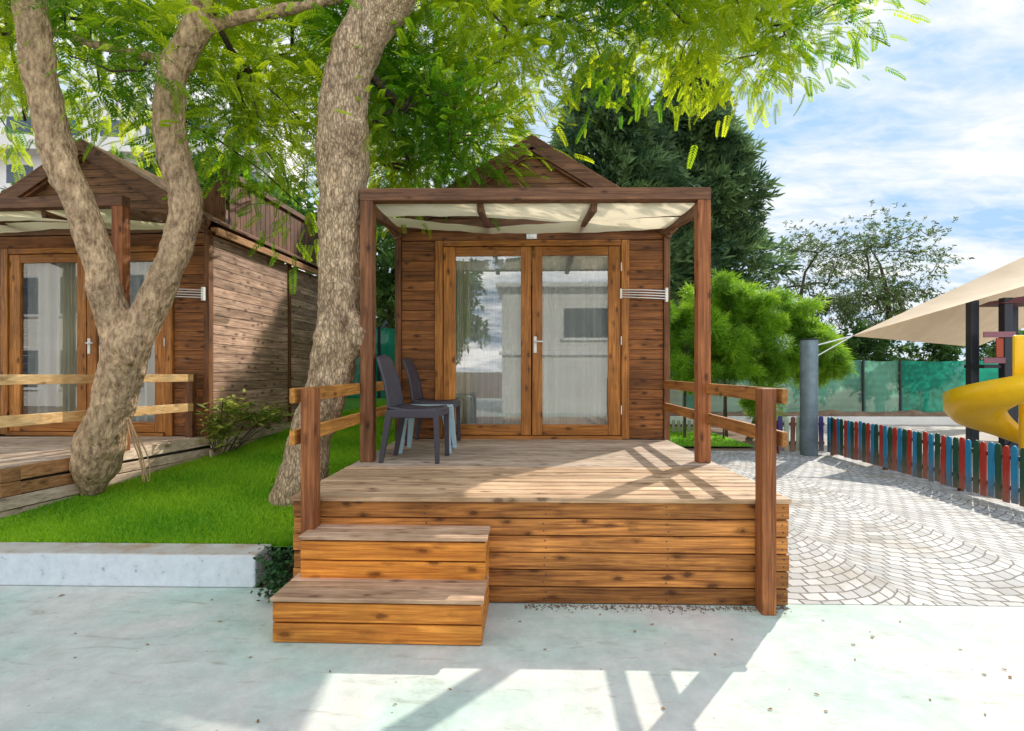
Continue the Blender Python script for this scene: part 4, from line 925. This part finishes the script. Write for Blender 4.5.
picket_fence('picket_fence', 'long picket fence of red, blue and green pales along the paved path', (fa.x+.1, fa.y), (at(1024, 512, 5.55).x+.03, at(1024, 512, 5.55).y-1.4), 'bgr')
f0 = at(778, 455, 9.4); picket_fence('picket_fence', 'short picket fence with purple and pale pales beside the steel post', (f0.x, fa.y+.05), (fa.x+.08, fa.y+.05), 'pwnwnppp')
f1 = at(655, 433, 12.4); f2 = at(700, 433, 12.4); picket_fence('picket_fence', 'low pale green picket fence behind the wall corner of the middle cabin', (f1.x, f1.y), (f2.x, f2.y), 'w', .32, .12)
# nets
def net_fence(label, pts, z0, z1, mats, group='green net fences'):
    t = empty('net_fence', (pts[0][0], pts[0][1], 0), 0, label, 'fence', group); ox, oy = pts[0]
    for i, (a, c) in enumerate(zip(pts, pts[1:])):
        mb = MB(); n = 14
        for k_ in range(n+1):
            u = k_/n; x = a[0]+(c[0]-a[0])*u-ox; y = a[1]+(c[1]-a[1])*u-oy
            mb.v += [(x, y+.05*math.sin(k_*1.3), z0), (x, y+.03*math.sin(k_*1.9), (z0+z1)/2), (x, y+.04*math.sin(k_), z1-.05*math.sin(math.pi*u))]
        for k_ in range(n):
            for j in range(2): q = k_*3+j; mb.f.append((q, q+3, q+4, q+1))
        mb.build('net_panel', M[mats[i % len(mats)]], t, smooth=True)
    for p in pts: MB().tube([(p[0]-ox, p[1]-oy-.06, 0), (p[0]-ox, p[1]-oy-.06, z1+.02)], .035, 8).build('net_post', M['dark_metal'], t)
    return t
def gx(px, d=16): v = at(px, 371, d); return (v.x, v.y)
net_fence('long green shade net fence behind the playground and the picket fence', [gx(640), gx(700), gx(760), gx(862), gx(899), gx(971), gx(1040), gx(1110)], .18, 1.78, ['net_pale', 'net_pale', 'net_pale', 'net_pale', 'net', 'net', 'net'])
v = at(340, 371, 12); v2 = at(440, 371, 12); net_fence('dark green net fence beyond the lawn between the two cabins', [(v.x, v.y), (at(380, 371, 12).x, v.y), (v2.x, v2.y)], .85, 2.42, ['net'])
w0 = at(780, 371, 14.6); wl = MB().box(w0.x-3.0, w0.x+9, w0.y, w0.y+.3, 0, .22).build('low_wall', M['render_white'], None, bevel=.01); tag(wl, 'low whitewashed wall under the green net behind the picket fence', 'wall')
b = MB()
n = 60
for i in range(n+1):
    x = w0.x-3+12*i/n; b.v += [(x, w0.y+.05, .222), (x, w0.y+.35, .31+.05*math.sin(i*1.7)+.03*math.sin(i*.6)), (x, w0.y+1.6, .22)]
for i in range(n):
    for j in range(2): q = i*3+j; b.f.append((q, q+3, q+4, q+1))
tag(b.build('soil_bank', M['soil']), kind='structure')

# shade sail
ss = empty('shade_sail', (0, 0, 0), 0, 'large beige shade sail stretched over the playground', 'shade sail')
A = at(852, 336, 9.5); Rg = at(1190, 180, 11.5); Bn = at(1190, 238, 8.2); Cf = at(976, 347, 13.5); Df = at(1260, 232, 14)
def tri_patch(a, b_, c, sag, name):
    n = 16; mb = MB(); idx = {}; ctr = (a+b_+c)/3
    for i in range(n+1):
        for j in range(n+1-i):
            u = i/n; v_ = j/n; w_ = 1-u-v_; idx[i, j] = len(mb.v); p = a*w_+b_*u+c*v_; k_ = 27*u*v_*w_; e_ = 4*(u*w_+v_*w_+u*v_)*.25
            mb.v.append((p.x, p.y, p.z-sag*k_-sag*.8*e_*0))
    for i in range(n):
        for j in range(n-i):
            mb.f.append((idx[i, j], idx[i+1, j], idx[i, j+1]))
            if j < n-i-1: mb.f.append((idx[i+1, j], idx[i+1, j+1], idx[i, j+1]))
    return mb.build(name, M['sail'], ss, smooth=True)
tri_patch(A, Rg, Bn, .18, 'sail_panel'); tri_patch(A, Rg, Cf, .35, 'sail_panel'); tri_patch(Cf, Rg, Df, .3, 'sail_panel')
mb = MB(); mb.tube([A, (pst.x, pst.y, 1.86)], .012, 6); mb.tube([A, (pst.x, pst.y, 1.63)], .01, 6); mb.build('rope', M['white'], ss)
s2 = empty('shade_sail', (0, 0, 0), 0, 'small pale sail corner behind the big beige one', 'shade sail')
ss_ = ss; ss = s2; tri_patch(at(862, 331, 15), at(935, 303, 15), at(1010, 330, 17), .1, 'sail_panel'); ss = ss_

# play tower
tw = at(994, 371, 9.4); T0 = empty('play_tower', (tw.x, tw.y, 0), R(-3), 'dark framed play tower with red panel under the sail', 'play tower')
PXM = F/9.4
M['red_panel'] = plain('red_panel', (.42, .07, .02), .45); M['mauve'] = plain('mauve_board', (.30, .13, .17), .6); M['maroon'] = plain('maroon_roof', (.12, .02, .03), .5); M['green_panel'] = plain('green_bar', (.02, .2, .12), .5)
for x, y in ((.19, 0), (-.10, .35), (1.0, 0), (1.0, .9)): MB().box(x-.07, x+.07, y-.07, y+.07, 0, 2.72).build('post', M['dark_metal'], T0, bevel=.01)
MB().box(-.17, 1.0, -.02, .45, 1.50, 1.56).build('platform', M['dark_metal'], T0)
MB().box(-.235, .115, -.10, -.072, 1.58, 1.68).build('guard_board', M['mauve'], T0, bevel=.006); MB().box(-.235, .28, -.1, -.072, 2.03, 2.13).build('guard_board', M['mauve'], T0, bevel=.006)
MB().box(-.0, .115, -.055, -.035, 1.69, 2.02).build('side_panel', M['red_panel'], T0)
for i in range(4): MB().box(.40+i*.11, .45+i*.11, -.02, .02, 1.57, 2.1).build('baluster', M['green_panel' if i % 2 == 0 else 'yellow'], T0)
b = MB(); b.prism([(.05, 2.62), (1.3, 2.62), (1.3, 2.86), (.3, 2.72)], -.1, .5); b.build('roof', M['maroon'], T0)
b = MB(); b.bar((.15, -.05, .1), (1.3, -.3, 1.3), .08, .08); b.build('brace', M['dark_metal'], T0)
# spiral slide
sc_ = at(1025, 371, 8.1); sl = empty('spiral_slide', (sc_.x, sc_.y, 0), 0, 'yellow plastic spiral slide curling down from the play tower', 'slide')
mb = MB(); n = 60; prof = [(.25, .24), (.27, .10), (.34, .02), (.60, 0), (.78, .04), (.90, .14), (.93, .34), (.97, .36), (.96, .12), (.84, -.02), (.60, -.05), (.32, -.04), (.22, .09), (.21, .24)]
for i in range(n+1):
    u = i/n; a = R(40)-R(340)*u; z = 1.76-1.40*u
    for r_, h_ in prof: mb.v.append((r_*math.cos(a), r_*math.sin(a), z+h_))
m_ = len(prof)
for i in range(n):
    for j in range(m_): q = i*m_+j; q2 = i*m_+(j+1) % m_; mb.f.append((q, q+m_, q2+m_, q2))
mb.f.append(tuple(range(m_))); mb.f.append(tuple(n*m_+m_-1-k_ for k_ in range(m_)))
mb.build('chute', M['yellow'], sl, smooth=True)
MB().tube([(0, 0, 0), (0, 0, 1.3)], .07, 20).build('column', M['yellow'], sl, smooth=True)
MB().box(-.45, -.20, -.34, -.28, 1.35, 1.97).build('side_wing', M['yellow'], sl, bevel=.03)

# ---------------------------------------------------------------- buildings behind
def apartment(name, label, cx, cy, rz, wdt, dep, floors, fh, z0=0, balc=True, bays=8):
    r = empty(name, (cx, cy, z0), rz, label, 'building')
    H = floors*fh
    MB().box(-wdt/2, wdt/2, 0, dep, 0, H+.4).build('wall', M['render_white'], r)
    for f in range(floors):
        for i in range(bays):
            x = -wdt/2+(i+.5)*wdt/bays; o = MB().box(x-wdt/bays*.28, x+wdt/bays*.28, -.03, .02, f*fh+.8, f*fh+2.3).build('window', M['win'], r)
            MB().box(x-wdt/bays*.30, x+wdt/bays*.30, -.09, -.035, f*fh+.68, f*fh+.78).build('sill', M['white'], o)
        if balc: MB().box(-wdt/2-.2, wdt/2+.2, -1.2, -.1, f*fh-.12, f*fh+.08).box(-wdt/2-.2, wdt/2+.2, -1.2, -1.12, f*fh+.08, f*fh+.75).build('balcony', M['render_white'], r)
    return r
c_ = at(90, 371, 34); apartment('apartment_block', 'white apartment block with balconies behind the left cabin', c_.x, c_.y, R(6), 22, 8, 6, 3.0)
c_ = at(385, 371, 30); apartment('white_building', 'small white building seen between pergola post and middle cabin', c_.x, c_.y, 0, 5, 5, 2, 2.9, balc=False, bays=5)
# behind the camera: what the door panes reflect
r = empty('mobile_home', (3.6, -6, 0), math.pi, 'white clapboard house reflected in the panes of the middle cabin doors', 'house')
mb = MB()
for i in range(22): mb.hexa([(-5, -.008, i*.196), (4.4, -.008, i*.196), (-5, 3, i*.196), (4.4, 3, i*.196), (-5, .0, i*.196+.196), (4.4, .0, i*.196+.196), (-5, 3, i*.196+.196), (4.4, 3, i*.196+.196)])
mb.build('wall', M['render_white'], r)
MB().box(-5.2, 4.6, -.25, 3.2, 4.32, 4.45).box(-5.1, 4.5, -.1, 0, 2.0, 2.12).build('cornice', M['white'], r)
for x in (1.5, -2.5): 
    o = MB().box(x-.75, x+.75, -.05, -.03, 2.6, 3.6).build('window', M['win'], r); MB().box(x-.85, x+.85, -.08, -.055, 2.5, 2.59).build('sill', M['white'], o)
apartment('apartment_block', 'pale three-storey block reflected in the left cabin doors', -17.5, -7, math.pi, 17, 6, 4, 3.0, balc=False, bays=7)
for x, y, h in ((-2.4, -4.5, 5.2), (-5.5, -5.5, 6.0)):
    bg_tree('leafy_tree', 'tree reflected in the left pane of the middle cabin doors' if x > -3 else 'tree reflected beyond the other one in the door panes', (x, y, 0), h, [(0, 0, h*.65, 1.2, 1.2, h*.3)], 900, .4, M['bg_leaf'], lb, .14, group='trees reflected in the door panes', twigs=20)

# ---------------------------------------------------------------- small plants, vine, leaves
def shrub(name, label, blobs, n, size, mat, wd=.4):
    t = empty(name, tuple(blobs[0][:2])+(0,), 0, label, 'plant'); ox, oy = blobs[0][:2]; P = []
    for x, y, z, rx, ry, rz in blobs:
        m = n//len(blobs); q = nr.normal(0, .55, (m, 3)); P.append(np.c_[x-ox+q[:, 0]*rx, y-oy+q[:, 1]*ry, z+q[:, 2]*rz])
    P = np.concatenate(P); a = nr.uniform(0, 6.28, len(P)); D = np.c_[np.cos(a), np.sin(a), nr.uniform(-.5, .8, len(P))]
    tm_ = np.array([[(0, 0, 0), (.5, -wd/2, .02), (1, 0, -.1), (.5, wd/2, .02)]])
    scatter('leaves', P, D, size*nr.uniform(.6, 1.3, len(P)), tm_, mat, t, .4+nr.normal(0, .3, len(P)))
    mb = MB()
    for i in range(0, len(P), max(1, len(P)//14)): mb.tube([(P[i, 0]*.3, P[i, 1]*.3, max(.05, P[:, 2].min()-.05)), (P[i, 0]*.7, P[i, 1]*.7, P[i, 2]*.6+P[:, 2].min()*.4), tuple(P[i])], .005, 4, False)
    mb.build('stems', M['bark_dark'], t)
pts = []
for px, py, d, rx, rz in ((202, 424, 6.35, .16, .2), (215, 408, 6.5, .15, .14), (232, 415, 6.7, .2, .12), (250, 418, 7.1, .2, .1), (262, 415, 7.3, .18, .12), (208, 432, 6.3, .12, .12)):
    v = at(px, py, d); pts.append((v.x+.18, v.y, v.z, rx, .12, rz))
shrub('shrub', 'yellow-green shrub growing against the side wall of the left cabin', pts, 900, .10, M['shrub'])
pts = []
for px, py, d in ((270, 562, 3.62), (278, 560, 3.6), (275, 575, 3.5), (283, 585, 3.42), (276, 592, 3.42), (284, 570, 3.5)):
    v = at(px, py, d); pts.append((v.x, v.y, max(v.z, .06), .09, .09, .09))
shrub('ivy_plant', 'dark green ivy clump between the kerb end and the steps', pts, 650, .032, M['ivy'], .8)
vn = empty('dry_vine', (0, 0, 0), 0, 'dry twisted vine hanging over the left deck skirting beside the forked tree', 'vine')
mb = MB()
for k_ in range(4):
    pp = []
    for i, (px, py) in enumerate(((126+k_, 418), (131+2*k_, 435), (136+3*k_, 452), (141+3*k_, 470), (144+2*k_, 482))):
        v = at(px+rnd.uniform(-1.5, 1.5), py, 4.93-.0*i); pp.append(v)
    pp, rr_ = smooth_path(pp, [.006, .007, .006, .005, .004]); mb.tube(pp, rr_, 6)
mb.build('stem', plain('dry_vine_skin', (.42, .27, .14), .8), vn, smooth=True)
# crumbs of dirt washed up along the deck skirting
n_ = 600; X_ = nr.uniform(.0, 1.62, n_)*nr.choice([1, 1, -.0+1], n_); Y_ = 3.35-np.abs(nr.normal(0, .035, n_)); a_ = nr.uniform(0, 6.28, n_); r_ = nr.uniform(.002, .009, n_)
c0 = np.c_[X_, Y_, np.full(n_, .003)]
tri = [c0+np.c_[np.cos(a_+k_*2.1)*r_, np.sin(a_+k_*2.1)*r_, np.zeros(n_)] for k_ in range(3)]; tp = c0+np.c_[np.zeros((n_, 2)), r_*.8]
V_ = np.concatenate([np.stack([tri[k_], tri[(k_+1) % 3], tp], 1) for k_ in range(3)])
tag(np_mesh('dirt', V_, 3, M['soil'], None), 'brown dirt crumbs along the foot of the deck skirting', 'dirt', kind='stuff')
# fallen leaves
M['dry_leaf'] = plain('dry_leaf', (.30, .16, .05), .7, .4, 30)
proto = None
spots = [(62, 596, 1.6), (212, 600, 1), (220, 622, 1.1), (147, 645, 1), (75, 634, .8), (75, 658, .7), (250, 658, .8), (330, 672, .8), (258, 722, 1), (450, 690, .9), (520, 622, .9), (600, 600+15, .8), (635, 632, 1.1), (652, 625, 1), (715, 655, 1), (545, 650, .8), (770, 710, 1), (823, 621, .9), (853, 645, 1.1), (872, 638, 1), (873, 637, .9), (855, 660, .8), (984, 675, 1.1), (1004, 670, 1), (1010, 678, 1.2), (817, 695, 1), (826, 712, .9), (930, 700, .8), (900, 622, .8), (960, 650, .8), (732, 640, .9), (663, 709, 1.0), (395, 705, .8), (870, 632, .6), (985, 715, .8)]
for px, py, s in spots:
    d = F*CH/(py-HZ); v = at(px, py, d)
    if proto is None:
        mb = MB(); mb.v = [(-.03, 0, .002), (-.01, -.012, .008), (.015, -.010, .010), (.034, 0, .004), (.015, .010, .012), (-.01, .012, .006), (0, 0, .003)]; mb.f = [(0, 1, 6), (1, 2, 6), (2, 3, 6), (3, 4, 6), (4, 5, 6), (5, 0, 6)]
        o = mb.build('fallen_leaf', M['dry_leaf']); tag(o, 'small dry brown leaf lying on the concrete in front of the deck', 'leaf', 'fallen leaves on the concrete'); proto = o
    else: o = proto.copy(); col.objects.link(o)
    o.location = (v.x, v.y, .002); o.scale = (s*.42,)*3; o.rotation_euler = (0, 0, rnd.uniform(0, 6.28))
